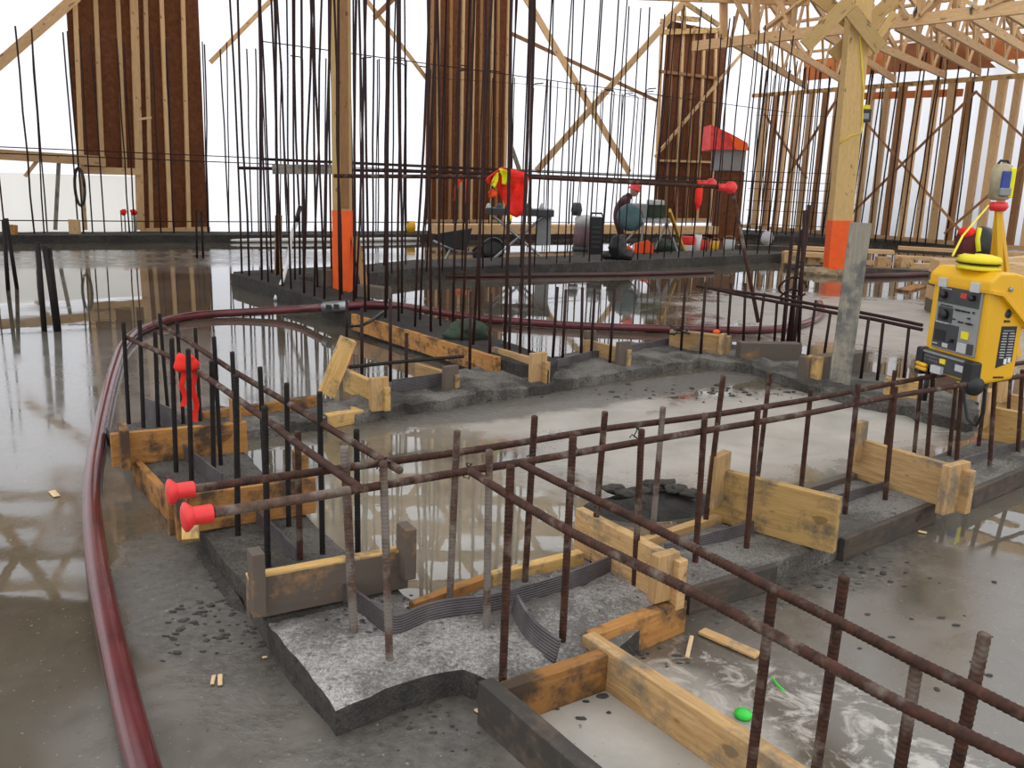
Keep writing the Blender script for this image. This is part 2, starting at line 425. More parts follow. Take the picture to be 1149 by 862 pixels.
strip('concrete_kerb', [(300, 313), (405, 307), (470, 300), (640, 295), (880, 284)], [(262, 304), (400, 297), (460, 291), (640, 286), (880, 277)], .18, CONCM, 'long raised kerb crossing behind the flooded bay', step=.2, amp=.006, cat='kerb')
for pts, t, lab in (([(-60, 264), (400, 263), (800, 260)], [(-60, 260), (400, 259), (800, 257)], 'low dark kerb at the foot of the white back sheeting'),
                    ([(826, 262), (1000, 270), (1200, 284)], [(826, 257), (1000, 264), (1200, 276)], 'low dark kerb at the foot of the open stud wall')):
    strip('perimeter_kerb', pts, t, .17, CONCD, lab, step=.4, amp=.01, cat='kerb')

# ---------------------------------------------------------------- formwork boards
def form(label, a, b, ytop, mats, z0=.1, t=.04, stakes=(), name='form_board', group=None, wear=.003):
    """a,b: lower corners of the face that is seen; stakes: (fraction, width, z low, z high, +1 in front / -1 behind)"""
    A, B = P(*a, z0), P(*b, z0); zt = D(a[0], ytop, A.y).z; hh = zt-z0
    root = empty(name, (A+B)/2, label, 'board', group)
    x = (B-A).normalized(); nrm = Vector((x.y, -x.x, 0)); nrm = -nrm if nrm.dot(A-EYE) > 0 else nrm
    off = -nrm*t/2
    beam('plank', A+off+Vector((0, 0, hh/2)), B+off+Vector((0, 0, hh/2)), t, hh, mats[0], root, wear=wear)
    for (fr, w, lo, hi, sd) in stakes:
        hi = min(hi, zt+.004) if sd > 0 else min(hi, zt+.012)
        c = A.lerp(B, fr) + (nrm*.021 if sd > 0 else -nrm*(t+.021))
        beam('stake', c+Vector((0, 0, lo)), c+Vector((0, 0, hi)), .04, w, mats[-1], root, up=nrm.cross(Vector((0, 0, 1))) if False else x.cross(Vector((0,0,1))), wear=wear)
    return root
form('orange form board topmost of the three across the dark barred footing', (126, 524), (278, 508), 488, (WOODO,), stakes=((.09, .14, .0, .20, 1), (.93, .10, .09, .27, -1)))
form('orange form board behind the two red bar caps', (190, 602), (355, 576), 559, (WOODO,), stakes=((.07, .10, .0, .20, 1), (.92, .10, .09, .26, -1)))
fb = form('grey smeared form board with an orange top edge at the footing bend', (280, 696), (458, 660), 651, (WOODS, WOODS), stakes=((.04, .07, .03, .245, 1), (.97, .085, .06, .26, 1)))
A = P(280, 696, .1); B = P(458, 660, .1); zt = D(280, 651, A.y).z; nv = Vector((-(B-A).y, (B-A).x, 0)).normalized()*.02
beam('clean_top_edge', Vector((A.x, A.y, zt+.004))+nv, Vector((B.x, B.y, zt+.004))+nv, .042, .010, WOODY, fb, wear=.002)
form('pale form board by the wavy waterstop, below the two nearest rails', (643, 618), (758, 686), 570, (WOOD,), stakes=((.92, .10, .03, .20, 1),))
form('yellow stained form board, second along the footing under the twin rails', (794, 582), (934, 622), 525, (WOODY, WOOD), stakes=((.08, .13, .08, .31, 1),))
form('clean pale form board with an end block, third along the footing', (950, 533), (1083, 578), 490, (WOOD,), stakes=((.09, .08, .10, .30, 1), (.90, .17, .0, .23, 1)))
form('form board with cleats below the yellow machine', (1096, 491), (1165, 505), 455, (WOODY, WOOD), stakes=((.1, .12, .08, .34, 1),))
form('upper form board crossing behind the yellow machine base', (1118, 462), (1190, 478), 440, (WOOD, WOOD), stakes=((.1, .1, .08, .30, 1),))
# planks along the footings
def edge_plank(label, a, b, z0, h, t, mat, name='edge_form_plank', wear=.003):
    A, B = P(*a, z0+h), P(*b, z0+h); A.z = B.z = z0+h/2
    o = beam(name, A, B, t, h, mat, wear=wear); return tag(o, label, 'plank')
edge_plank('orange edge plank low beside the red bar caps', (152, 514), (196, 562), 0, .115, .035, WOODO)
edge_plank('thin orange edge plank along the rear of the frosted footing', (462, 676), (560, 640), 0, .13, .035, WOODO)
edge_plank('thin yellow edge plank ending at the pale board by the wavy waterstop', (551, 643), (652, 618), 0, .14, .04, WOODY)
edge_plank('pale edge plank behind the first pale form board', (716, 606), (826, 571), 0, .13, .04, WOOD)
edge_plank('pinkish edge plank between the yellow stained board and the end block board', (903, 547), (958, 530), 0, .13, .04, WOODS)
edge_plank('orange front form plank joining the first pale board to the inner form', (662, 711), (765, 671), 0, .12, .05, WOODO)
edge_plank('brown cross plank closing the poured bay at the front', (556, 772), (684, 729), 0, .12, .045, WOODO)
edge_plank('blackened form plank on the outer side of the poured bay', (545, 762), (668, 866), 0, .13, .05, WOODD)
edge_plank('long pale form plank on the inner side of the poured bay', (660, 710), (900, 866), 0, .13, .05, WOOD)
edge_plank('brown edge plank behind the dark barred footing', (226, 462), (356, 444), 0, .14, .045, WOODO)
edge_plank('low yellow offcut plank lying below the leaning block', (356, 466), (402, 458), .0, .08, .12, WOODY)
edge_plank('worn orange edge plank on the raised kerb', (396, 352), (560, 401), .04, .155, .04, WOODO)
edge_plank('dark soaked front edge plank under the end block board', (772, 660), (870, 633), 0, .10, .03, WOODD)
edge_plank('dark soaked front edge plank running off beyond the end block board', (1088, 550), (1235, 489), 0, .10, .03, WOODD)
edge_plank('dark soaked front edge plank between the yellow stained board and end block', (945, 604), (1050, 563), 0, .10, .03, WOODD)
# far footing boards
form('stubby pale form board beside the leaning yellow block', (385, 438), (432, 462), 414, (WOODY, WOOD), z0=.06, stakes=((.93, .12, .0, .26, 1),))
form('short form board with muddy top next along from the stubby one', (465, 424), (511, 438), 408, (WOOD, WOODS), z0=.06, stakes=((.93, .12, .0, .22, 1),))
form('pale form board capping the end of the raised kerb', (551, 412), (612, 432), 389, (WOOD, WOOD), z0=.06, stakes=((.9, .14, .0, .24, 1),))
form('mud topped form board beyond the end of the raised kerb', (651, 398), (704, 412), 380, (WOOD, WOODS), z0=.06, stakes=((.08, .12, .05, .32, -1), (.93, .13, .0, .24, 1)))
form('thick pale form board under the tied wire near the hose', (750, 391), (815, 400), 370, (WOOD,), z0=.06, t=.09, stakes=((.93, .10, .0, .2, 1),))
form('split form board with mud on its end beside the hose', (830, 405), (898, 406), 385, (WOODS, WOODS), z0=.06, t=.12)
form('mud topped form board behind the grey leaning board', (906, 428), (972, 420), 402, (WOODS, WOODY), z0=.06, t=.11, stakes=((.06, .12, .0, .2, 1),))
form('small form board between the leaning board and the yellow machine', (990, 446), (1030, 452), 424, (WOODY,), z0=.06, t=.09)
o = beam('timber_block', P(366, 446, .12)+Vector((0, 0, .02)), D(391, 380, P(366, 446, .12).y+.05), .085, .10, WOODY, bevel=.004); tag(o, 'yellow timber block leaning up against the stubby form board', 'timber')
A = P(940, 441); B = D(966, 250, A.y); o = beam('leaning_board', A, B, .04, .15, WOODG, up=Vector((1, -.25, .1)).normalized(), wear=.002); tag(o, 'tall grey cement smeared board standing at a tilt beside the yellow machine', 'board')

def slump(label, px, w, h, mat, sgn, name='mortar_slump'):
    pts = resample([P(*p) for p in px], 40); vs = []; fs = []; m = 6
    for i, p in enumerate(pts):
        d = (pts[min(i+1, 40)]-pts[max(i-1, 0)]).normalized(); o_ = Vector((d.y, -d.x, 0))*sgn; e = min(1, i/5, (40-i)/5)
        ww = w*(.6+.7*abs(noise.noise(p*3)))*(.3+.7*e)
        for k in range(m+1):
            f = k/m; q = p+o_*(ww*f-.012); vs.append(Vector((q.x, q.y, h*e*(1-f)**1.6*(1+.6*noise.noise(q*9))-.004*f)))
    for i in range(40):
        for k in range(m): a = i*(m+1)+k; fs.append((a, a+1, a+m+2, a+m+1))
    return tag(MB().add(vs, fs).build(name, mat, smooth=True), label, 'mortar')
slump('pale mortar slump along the front of the frosted footing', [(380, 808), (440, 786), (500, 766), (528, 752)], .07, .03, CONC, -1 if False else 1)
slump('grey mortar slump down the outer side of the frosted footing', [(302, 715), (340, 765), (372, 806)], .06, .05, CONCM, 1)
slump('dark mud slump along the outer side of the dark barred footing', [(222, 614), (250, 652), (272, 690)], .09, .018, CONCC, 1)
# ---------------------------------------------------------------- waterstop
def ribbon(label, px, h, mat, z0=.09, t=.010, name='waterstop_strip', lean=0):
    pts = [P(*p, z0) for p in px]
    # smooth
    n = max(10, int(sum((b-a).length for a, b in zip(pts, pts[1:]))/.03)); q = resample(pts, n)
    for _ in range(4): q = [q[0]]+[(q[i-1]+q[i]*2+q[i+1])/4 for i in range(1, len(q)-1)]+[q[-1]]
    vs = []; fs = []
    for i, p in enumerate(q):
        d = (q[min(i+1, n)]-q[max(i-1, 0)]).normalized(); s = Vector((-d.y, d.x, 0))
        for (a, z) in ((-t/2, 0), (t/2, 0), (t/2+lean, h), (-t/2+lean, h)): vs.append(p+s*a+Vector((0, 0, z+.006*noise.noise(p*6))))
    for i in range(n):
        for k in range(4): fs.append((i*4+k, i*4+4+k, i*4+4+(k+1) % 4, i*4+(k+1) % 4))
    fs += [(0, 1, 2, 3), (n*4+3, n*4+2, n*4+1, n*4)]
    return tag(MB().add(vs, fs).build(name, mat, M=Matrix.Identity(4)), label, 'waterstop strip')
ribbon('dark ribbed waterstop strip at the far end of the dark barred footing', [(164, 470), (194, 484)], .13, STOP)
ribbon('ribbed waterstop strip between the topmost form board and the capped board', [(203, 514), (250, 552)], .085, STOP)
ribbon('ribbed waterstop strip between the capped board and the grey smeared board', [(288, 588), (333, 634)], .07, STOP)
ribbon('wavy ribbed waterstop strip crossing the frosted footing', [(374, 668), (405, 690), (436, 714), (442, 720), (470, 704), (500, 696), (545, 692), (580, 682), (640, 664), (692, 642)], .075, STOP)
ribbon('curled loose end of waterstop strip on the frosted footing', [(573, 690), (583, 712), (600, 732), (622, 746)], .075, STOP, lean=.02)
ribbon('dark waterstop strip between the first pale and yellow stained boards', [(745, 624), (800, 612), (866, 592)], .055, STOP)
ribbon('dark waterstop strip between the yellow stained and end block boards', [(905, 578), (955, 562), (1016, 545)], .055, STOP)
ribbon('low dark waterstop strip beyond the end of the raised kerb', [(622, 414), (660, 404), (672, 402)], .07, STOP, z0=.07)
ribbon('low dark waterstop strip from the stubby board to the next', [(440, 440), (500, 432)], .09, STOP, z0=.07)
ribbon('low dark waterstop strip past the mud topped board', [(705, 396), (752, 388)], .07, STOP, z0=.07)
ribbon('dark waterstop strip running on beyond the end block board', [(1058, 530), (1110, 515), (1235, 478)], .05, STOP)

# ---------------------------------------------------------------- reinforcing bars
def ribtube(pts, r, pitch=.012, n=8):
    L = sum((b-a).length for a, b in zip(pts, pts[1:])); m = max(8, int(L/pitch*4)); q = resample(pts, m)
    rr = [r*(1.06 if (i % 4) in (0, 1) else .985) for i in range(m+1)]; rr[0] = rr[-1] = r*.96
    mb = MB(); mb.tube(q, rr, n)
    # slant the ribs
    for i in range(m+1):
        d = (q[min(i+1, m)]-q[max(i-1, 0)]).normalized()
        if 0 < i < m:
            for k in range(n): mb.v[i*n+k] += d*(pitch*.35*math.cos(2*math.pi*k/n))
    return mb
def bar(label, b, t, r, mat, z=.1, ribbed=True, group=None, name='starter_bar', t3=None):
    B = P(*b, z); T = t3 or D(*t, B.y); B = B - (T-B).normalized()*.03
    if ribbed: o = ribtube([B, T], r).build(name, mat, M=Matrix.Identity(4), smooth=True)
    else: o = MB().tube([B, T], r, 8).build(name, mat, smooth=True)
    return tag(o, label, 'rebar', group)
G1 = 'starter bars in the dark barred footing'
cb_front = [((144.5, 475), (138.5, 362)), ((161, 481), (156.6, 359)), ((177.5, 478.5), (174, 372)), ((197.7, 529), (192.5, 380)), ((215, 541), (211, 392)), ((240, 538), (237.5, 405)), ((267, 602), (264.6, 421)), ((300.5, 636), (297, 456))]
for i, (b, t) in enumerate(cb_front): bar(f'black wet bar, {ordw(i)} from the hose in the outer row of the dark footing', b, t, .0115, RUSTD, group=G1)
cb_back = [((188.7, 464.5), (179, 352)), ((206, 475), (198.5, 362)), ((225, 472.5), (219, 368)), ((248, 522), (240, 378)), ((268, 545), (260.5, 395)), ((299, 572), (291.7, 412)), ((324, 590), (321.7, 430)), ((362, 623.5), (358.6, 440)), ((401.8, 640), (400, 482))]
for i, (b, t) in enumerate(cb_back): bar(f'black wet bar, {ordw(i)} from the hose in the inner row of the dark footing', b, t, .0105, RUSTD, group=G1)
bar('rust brown bar rising just before the grey smeared form board', (336.5, 630), (334, 484), .012, RUST)
bar('cement grey bar standing on the frosted footing beside the grey smeared board', (397, 709), (386.4, 501), .0135, RUSTG)
bf = [((437, 741), (430, 518)), ((546, 705), (549, 505)), ((564, 764), (573, 522)), ((631, 719), (643, 490)), ((712, 658), (720, 482)), ((780, 632), (791, 464)), ((837.5, 615), (850.6, 458)), ((948, 576), (963, 431)), ((993, 561), (1005, 434)), ((1040, 514), (1047, 423)), ((1073, 520), (1079, 430)), ((1110.5, 522), (1116.5, 427)), ((1142, 507), (1147.5, 415))]
for i, (b, t) in enumerate(bf): bar(f'rusty upright bar, {ordw(i)} from the footing bend in the near row under the twin rails', b, t, (.0115 if i < 6 else .0118), RUSTG if i in (0, 1) else RUST, group='starter bars under the twin rails')
bb = [((504.5, 677), (513, 483)), ((589, 653), (600, 467)), ((665, 629), (679, 462)), ((731.5, 607), (744, 457)), ((791, 590), (811.7, 421)), ((849.6, 541), (864, 417)), ((898, 556), (910, 437)), ((993, 505), (1004, 416)), ((1025.6, 509), (1034, 422)), ((1065, 510.5), (1073, 430)), ((1098, 500), (1106.5, 431)), ((1131, 468), (1134, 423))]
for i, (b, t) in enumerate(bb): bar(f'rusty upright bar, {ordw(i)} from the footing bend in the rear row under the twin rails', b, t, .0115, RUSTG if i in (0, 3) else RUST, group='starter bars under the twin rails')
# the near bars in the poured bay: feet beyond the lower frame edge
for i, ((x, y), (bx, by), dep) in enumerate([((867, 663), (843, 862), 1.84), ((947.5, 647), (916, 862), 1.80), ((1029, 745), (1010, 862), 1.55), ((1105, 712), (1073, 862), 1.50)]):
    T = D(x, y, dep); Bm = D(bx, by, dep); d = (Bm-T).normalized(); Bz = T + d*((T.z-.02)/-d.z)
    o = ribtube([Bz, T], .0122).build('starter_bar', RUST, M=Matrix.Identity(4), smooth=True)
    tag(o, f'thick rusty bar, {ordw(i)} along from the pale wood offcut in the nearest pair of rails', 'rebar', 'near starter bars')
# rails
def rail(label, px, zs, r, mat, name='rail_bar', group=None, ribbed=True):
    n = len(px); pts = [P(*p, zs[0]+(zs[1]-zs[0])*i/(n-1)) for i, p in enumerate(px)]
    q = resample(pts, 60)
    for _ in range(3): q = [q[0]]+[(q[i-1]+q[i]*2+q[i+1])/4 for i in range(1, len(q)-1)]+[q[-1]]
    o = (ribtube(q, r) if ribbed else MB().tube(q, r, 8)).build(name, mat, M=Matrix.Identity(4), smooth=True)
    return tag(o, label, 'rebar', group)
rail('upper of the twin long rusty rails ending in a red cap', [(200, 551), (300, 537), (375, 527), (431, 519), (549, 503), (598, 494.5), (678, 481), (775, 469.5), (853, 457.5), (905, 449), (963, 438), (1003, 430), (1048, 422), (1149, 407), (1200, 400)], (.62, .56), .0125, RUST)
rail('lower of the twin long rusty rails with a cement grey capped end', [(220, 579), (300, 566), (375, 553.5), (427, 545), (528, 528), (598, 517), (643, 509), (775, 486), (850, 474), (906, 464), (960, 453), (1000, 445), (1080, 432), (1149, 422), (1200, 414)], (.66, .58), .0125, RUST)
crust = []
rail('cement crusted sleeve length of bar lapped beside the lower cap', [(240, 575.4), (300, 566), (392, 550.5)], (.66, .66), .0137, RUSTG)
rail('outer of the two rails over the dark barred footing', [(140, 378), (198.4, 403.6), (243.7, 431.4), (299.4, 471.5), (330.7, 496), (405, 549)], (.58, .64), .0125, RUST)
rail('inner of the two rails over the dark barred footing', [(173, 361), (205.4, 379), (261, 416), (320, 450.6), (400, 499), (449, 528)], (.60, .62), .0125, RUST)
rail('lower of the nearest pair of rails crossing the poured bay', [(528, 529), (580, 562), (632.6, 593), (667, 611), (775, 663), (860, 708), (930, 746), (1013.6, 792), (1149, 856), (1200, 882)], (.66, .66), .0118, RUST)
rail('upper of the nearest pair of rails crossing the poured bay', [(584, 520), (626, 541), (709, 580), (749, 600), (871, 663), (937, 696), (1038, 748), (1094, 774), (1149, 803), (1200, 827)], (.66, .66), .0118, RUST)
# tie wire knots
for i, (x, y) in enumerate([(528, 528), (597, 516), (431, 521), (645, 507), (713, 484), (960, 440)]):
    p = P(x, y, .63); mb = MB(); q = [p+Vector((random.uniform(-1, 1), random.uniform(-1, 1), random.uniform(-1, 1)))*.024 for _ in range(9)]
    mb.tube(q, .0025, 5); tag(mb.build('tie_wire', BLK), f'twist of black tie wire, {ordw(i)} one found along the twin rails from the caps', 'wire', 'tie wires')
# red mushroom caps
def cap(label, c, d, s=1.0):
    d = d.normalized(); z = d; x = z.orthogonal().normalized(); y = z.cross(x); M = Matrix((x, y, z)).transposed().to_4x4(); M.translation = c
    root = empty('bar_cap', c, label, 'bar cap')
    MB().lathe([(.021*s, -.032*s), (.0235*s, -.029*s), (.0235*s, .018*s), (.021*s, .021*s)], n=16).build('sleeve', REDC, root, M=M, smooth=True, bevel=.001)
    MB().lathe([(.017*s, .010*s), (.024*s, .016*s), (.037*s, .030*s), (.038*s, .036*s), (.028*s, .042*s), (.010*s, .045*s)], n=20).build('mushroom_head', REDC, root, M=M, smooth=True)
def ball(label, c, d, r):
    root = empty('bar_cap', c, label, 'bar cap'); d = d.normalized()
    MB().blob(c, (r, r, r*.95), .06, 2, 18, 12).build('ball_head', REDC, root, smooth=True); MB().tube([c-d*r*1.9, c-d*r*.5], r*.55, 12).build('sleeve', REDC, root, smooth=True)
a1, a2 = P(205, 550.5, .62), P(300, 537, .62); cap('red mushroom cap on the upper rail end', a1, a1-a2)
a1, a2 = P(224, 578, .66), P(300, 566, .66); cap('red mushroom cap on the cement grey rail end', a1, a1-a2)
c0 = P(213, 603, .30); st = beam('splintered_stake', P(214, 607, .16), P(214, 585, .22), .06, .05, WOODY); tag(st, 'splintered yellow stake end just under the lower red cap', 'stake')
# red ribbon
p = P(209, 411, .63); mb = MB(); mb.blob(p+Vector((0, 0, .01)), (.055, .04, .045), .5, 3)
rt = empty('flagging_ribbon', p, 'crumpled red flagging ribbon knotted round a bar of the dark footing', 'ribbon')
mb.build('knot', REDV, rt, smooth=True)
for k, (dx, L) in enumerate(((-.02, .17), (.03, .24))):
    vs = []; fs = []
    for i in range(13):
        q = p+Vector((dx+.005*math.sin(i*.9+k), .006*math.cos(i*.7), -.02-L*i/12)); vs += [q+Vector((-.012, 0, 0)), q+Vector((.012, .006, 0)), q+Vector((.012, .009, 0)), q+Vector((-.012, .003, 0))]
    for i in range(12):
        for j in range(4): fs.append((i*4+j, i*4+(j+1) % 4, i*4+4+(j+1) % 4, i*4+4+j))
    MB().add(vs, fs).build('tail', REDV, rt)
# far low bars
ef = [((527, 415), (528, 327)), ((549, 411), (551, 329)), ((571, 408), (573, 322)), ((620, 404), (625.6, 322)), ((631, 405), (635, 325)), ((652, 404), (653.5, 322.5)), ((663, 402), (667.5, 323.5)), ((684, 408), (690, 323.5)), ((438, 428), (438, 335)), ((456, 430), (456, 374)), ((406, 423), (406, 346)), ((389, 378), (389, 337)), ((764, 394), (769, 318))]
ef.sort(key=lambda q: q[0][0])
for i, (b, t) in enumerate(ef): bar(f'thin rusty bar, {ordw(i)} from the leaning yellow block along the muddy footing', b, t, .012, RUSTF, z=.08, ribbed=False, group='bars in the muddy footing')
ff = [((786, 398), (792, 316.5)), ((805, 382), (806, 327)), ((816, 385), (820.6, 318)), ((834, 385), (836.6, 318)), ((851, 385), (857.5, 329)), ((869, 382), (872, 338)), ((906, 401), (915.7, 337)), ((925, 397), (932, 350)), ((966, 424), (975, 356)), ((984.5, 425), (991, 363)), ((1014, 424), (1020, 367)), ((890, 392), (896, 332)), ((879, 386), (884, 330))]
ff.sort(key=lambda q: q[0][0])
for i, (b, t) in enumerate(ff): bar(f'thin rusty bar, {ordw(i)} along the footing that leads to the grey leaning board', b, t, .013, RUSTF, z=.08, ribbed=False, group='bars along the leaning board footing')
rail('upper thin rail on the footing beside the hose curve', [(781, 321), (817, 326), (856, 331), (920, 343), (946, 347), (988, 355), (1035, 365)], (.62, .52), .014, RUSTF, ribbed=False)
rail('lower thin rail on the footing beside the hose curve', [(790, 322), (835, 332), (873, 339), (915, 347), (940, 352), (974, 357), (1002, 363), (1035, 370)], (.62, .52), .014, RUSTF, ribbed=False)
rail('short dark bar lying level between the yellow block and the raised kerb', [(392, 412), (450, 406), (520, 400)], (.32, .32), .012, RUSTD, ribbed=False)
# bundle of tied bars beside the hose bend
for i, (b, t) in enumerate([((878, 382), (889, 262)), ((884, 384), (899, 258)), ((891, 385), (908, 230)), ((896, 386), (903, 236)), ((888, 380), (894, 300))]):
    bar(f'dark bar, {ordw(i)} in the tied clump by the hose bend', b, t, .018, RUSTF, z=.08, ribbed=False, group='tied clump of bars')
for i, (cx, cy, r) in enumerate(((890, 322, .13), (888, 333, .10))):
    c = D(cx, cy, P(886, 383, .08).y-.1); q = [c+Vector((math.cos(w)*r, .05*math.sin(2*w), math.sin(w)*r*.7)) for w in [k*math.pi/10 for k in range(19)]]
    tag(MB().tube(q, .010, 6).build('wire_loop', RUSTF, smooth=True), ('upper' if i == 0 else 'lower')+' bent loop of bar tied to the clump by the hose bend', 'wire')
# splayed short bars on the slab, left
for k, (lab, sets) in enumerate((('leaning short dark bars on the wet slab, the pair nearest', [((50, 372), (42, 272)), ((64, 372), (50, 276)), ((66, 371), (55, 278))]),
                                 ('leaning short dark bars on the wet slab, the pair behind', [((9, 325), (4, 248)), ((19, 324), (7, 245))]),
                                 ('leaning short dark bars on the wet slab, far pair', [((221, 290), (220, 236)), ((228, 290), (226, 238))]))):
    for i, (b, t) in enumerate(sets):
        bar(f'{("nearest", "middle", "farthest")[k]} cluster of short dark slab bars, its {ordw(i)} bar', b, t, .024 if k < 2 else .02, RUSTD, z=0, ribbed=False, group='short bars set in the open slab')
# ---------------------------------------------------------------- tall bars
def tallbar(B, T, r, mat, hook=None):
    B = B-Vector((0, 0, .05)); k = 5
    pts = [B.lerp(T, i/k)+Vector((random.uniform(-.012, .012), random.uniform(-.012, .012), 0))*(0 if i in (0, k) else 1) for i in range(k+1)]
    if hook: pts += [T+Vector((hook*.25, 0, .05)), T+Vector((hook, 0, .07))]
    return MB().tube(pts, r, 6).build('tall_bar', mat, smooth=True)
def row(px0, px1, z, n, top, label, group, r=.015, lean=.10, mat=None, hookp=0, jit=.3, xs=None):
    A, B = P(*px0, z), P(*px1, z)
    for i in range(n):
        t = (i+.5+random.uniform(-jit, jit))/n
        p = A.lerp(B, t); q = Vector((p.x+random.uniform(-lean, lean)+lean*.2, p.y+random.uniform(-lean, lean), top*random.uniform(.97, 1.04)))
        o = tallbar(p, q, r*random.uniform(.9, 1.1), mat or RUSTF, random.choice((-.28, .28)) if random.random() < hookp and t > .3 else None)
        tag(o, label % ordw(i), 'rebar', group)
row((268, 306), (606, 410), .18, 20, 4.3, 'tall thin bar, %s from the corner, forward kerb outer edge', 'tall bars on the forward kerb', r=.0130, lean=.13)
row((300, 304), (615, 404), .18, 17, 4.3, 'tall thin bar, %s from the corner, forward kerb inner edge', 'tall bars on the forward kerb', r=.0130, lean=.16)
row((290, 310), (870, 284), .18, 30, 4.55, 'tall thin bar, %s from the corner, crossing kerb near edge', 'tall bars on the crossing kerb', r=.0130, lean=.10)
row((275, 305), (870, 279), .18, 26, 4.55, 'tall thin bar, %s from the corner, crossing kerb rear edge', 'tall bars on the crossing kerb', r=.0130, lean=.10)
row((-20, 262.5), (800, 259), .17, 42, 4.05, 'tall thin bar, %s from the open side, near row by back sheeting', 'tall bars before the back sheeting', r=.0155, lean=.08, hookp=.45, jit=.45)
row((-20, 260.8), (800, 258), .17, 32, 4.05, 'tall thin bar, %s from the open side, far row by back sheeting', 'tall bars before the back sheeting', r=.0145, lean=.08, hookp=.45, jit=.45)
row((835, 261), (1165, 280), .17, 36, 5.15, 'tall thin bar, %s from the corner, near row by the stud wall', 'tall bars before the stud wall', r=.020, lean=.16)
row((835, 259), (1165, 276), .17, 30, 5.15, 'tall thin bar, %s from the corner, far row by the stud wall', 'tall bars before the stud wall', r=.018, lean=.16)
# level bars tied to the rows
def level(label, pts, r, mat=RUSTF): tag(MB().tube(pts, r, 6).build('level_bar', mat, smooth=True), label, 'rebar', 'level bars')
for z, lab in ((.42, 'lowest'), (1.68, 'middle'), (1.80, 'upper')):
    level(f'{lab} thin level bar tied along the rows before the back sheeting', [P(x, y, .17)+Vector((0, 0, z-.17)) for x, y in ((-20, 262), (200, 262), (500, 261), (800, 258.5))], .012)
level('thin wire line across the bars between the middle panel and the gable panel', [WL(478, 87, .9), WL(600, 95, .9), WL(740, 113, .9)], .007)
for z, lab in ((.42, 'lowest'), (.85, 'second'), (1.15, 'third'), (1.52, 'fourth'), (1.75, 'fifth'), (2.05, 'sixth'), (3.75, 'seventh')):
    level(f'{lab} level bar up from the kerb on the rows before the stud wall', [P(x, y, .17)+Vector((0, 0, z-.17)) for x, y in ((835, 260), (1000, 267), (1165, 279))], .010 if z < 3 else .006)
A, B = P(300, 308, .18), P(870, 283, .18)
for z, lab in ((1.66, 'doubled'), (3.1, 'high')): level(f'{lab} level bar across the bars of the crossing kerb', [A+Vector((0, 0, z-.18)), B+Vector((0, 0, z-.18))], .015 if z < 2 else .007)
# long capped rails at chest height
a, b = D(375, 197.5, 10.4), D(820, 210.5, 10.0); level('thick chest high rail carrying the hi-vis vest', [a, D(600, 199, 10.2), b], .026, RUST); ball('red ball cap on the far end of the chest high rail', b, b-a, .070)
a2, b2 = D(268, 188.5, 11.9), D(798, 206, 12.6); level('second chest high rail just behind the vest', [a2, D(500, 193, 12.2), b2], .024, RUSTF); ball('red cap on the rail end behind the ball cap', b2, b2-a2, .075)
pb = P(851, 362, .08); tag(MB().tube([pb, D(822, 214, 10.05)], .022, 8).build('prop_bar', RUST, smooth=True), 'slanting rusty prop holding up the capped rail end', 'rebar')
o = beam('rail_board', D(306, 190, 11.7), D(372, 190, 11.6), .04, .12, WOODG); tag(o, 'short pale board tied to the chest high rail beside the orange based post', 'board')

# ---------------------------------------------------------------- hose
hp = [(172, 900), (162, 862), (144.5, 806), (134, 753), (122, 701), (111.5, 649), (104.5, 597), (101.7, 562), (104.5, 524), (113, 475), (123.6, 430), (136, 391), (150, 374), (177.5, 362), (209, 354), (261, 351), (331, 347.5), (369, 344.5)]
hp2 = [(384, 343, .22), (410, 342, .24), (438, 342, .22), (469, 346.5, .12), (497, 351, .05), (532, 357, .042), (591, 362, .042), (653, 366, .042), (723, 368.5, .042), (775, 370, .042), (819, 371, .042), (871, 370, .042), (899, 365, .042), (916, 358, .042), (923, 351, .042), (920, 340, .042)]
pts = [P(x, y, .042) for x, y in hp[:-2]]+[P(331, 347.5, .08), P(369, 344.5, .19)]+[P(*q) for q in hp2]
q = resample(pts, 260)
for _ in range(14): q = [q[0]]+[(q[i-1]+q[i]*2+q[i+1])/4 for i in range(1, len(q)-1)]+[q[-1]]
hs = empty('water_hose', q[0], 'thick maroon hose snaking over the wet slab and across the raised kerb', 'hose')
MB().tube(q, .041, 16).build('hose_body', HOSE, hs, smooth=True)
# coupling at the kerb
k = min(range(len(q)), key=lambda i: (q[i]-P(376, 344, .2)).length); d = (q[k+1]-q[k-1]).normalized()
MB().tube([q[k]-d*.16, q[k]-d*.15, q[k]+d*.15, q[k]+d*.16], [.043, .055, .055, .043], 14).build('coupling', STEEL, hs, smooth=True)
mb = MB(); x = d.cross(Vector((0, 0, 1)))
for s in (-1, 1): mb.box(q[k]+d*.05*s+x*.055, (.05, .04, .05))
mb.build('cam_lever', BLK, hs)
tag(MB().tube([P(x, y, .03) for x, y in ((470, 310), (600, 309), (700, 308), (800, 305))], .035, 10).build('supply_pipe', HOSED, smooth=True), 'dark red pipe lying along the foot of the crossing kerb', 'pipe')
tag(MB().tube([P(x, y, .04) for x, y in ((960, 310), (1010, 309), (1036, 308), (1200, 316))], .05, 10).build('supply_pipe', HOSED, smooth=True), 'dark red pipe on the slab behind the yellow machine', 'pipe')
tag(MB().tube([P(x, y, .05) for x, y in ((162, 269), (260, 269.5), (400, 269), (470, 268))], .045, 10).build('white_pipe', WHITE, smooth=True), 'long white pipe lying at the foot of the back kerb', 'pipe')
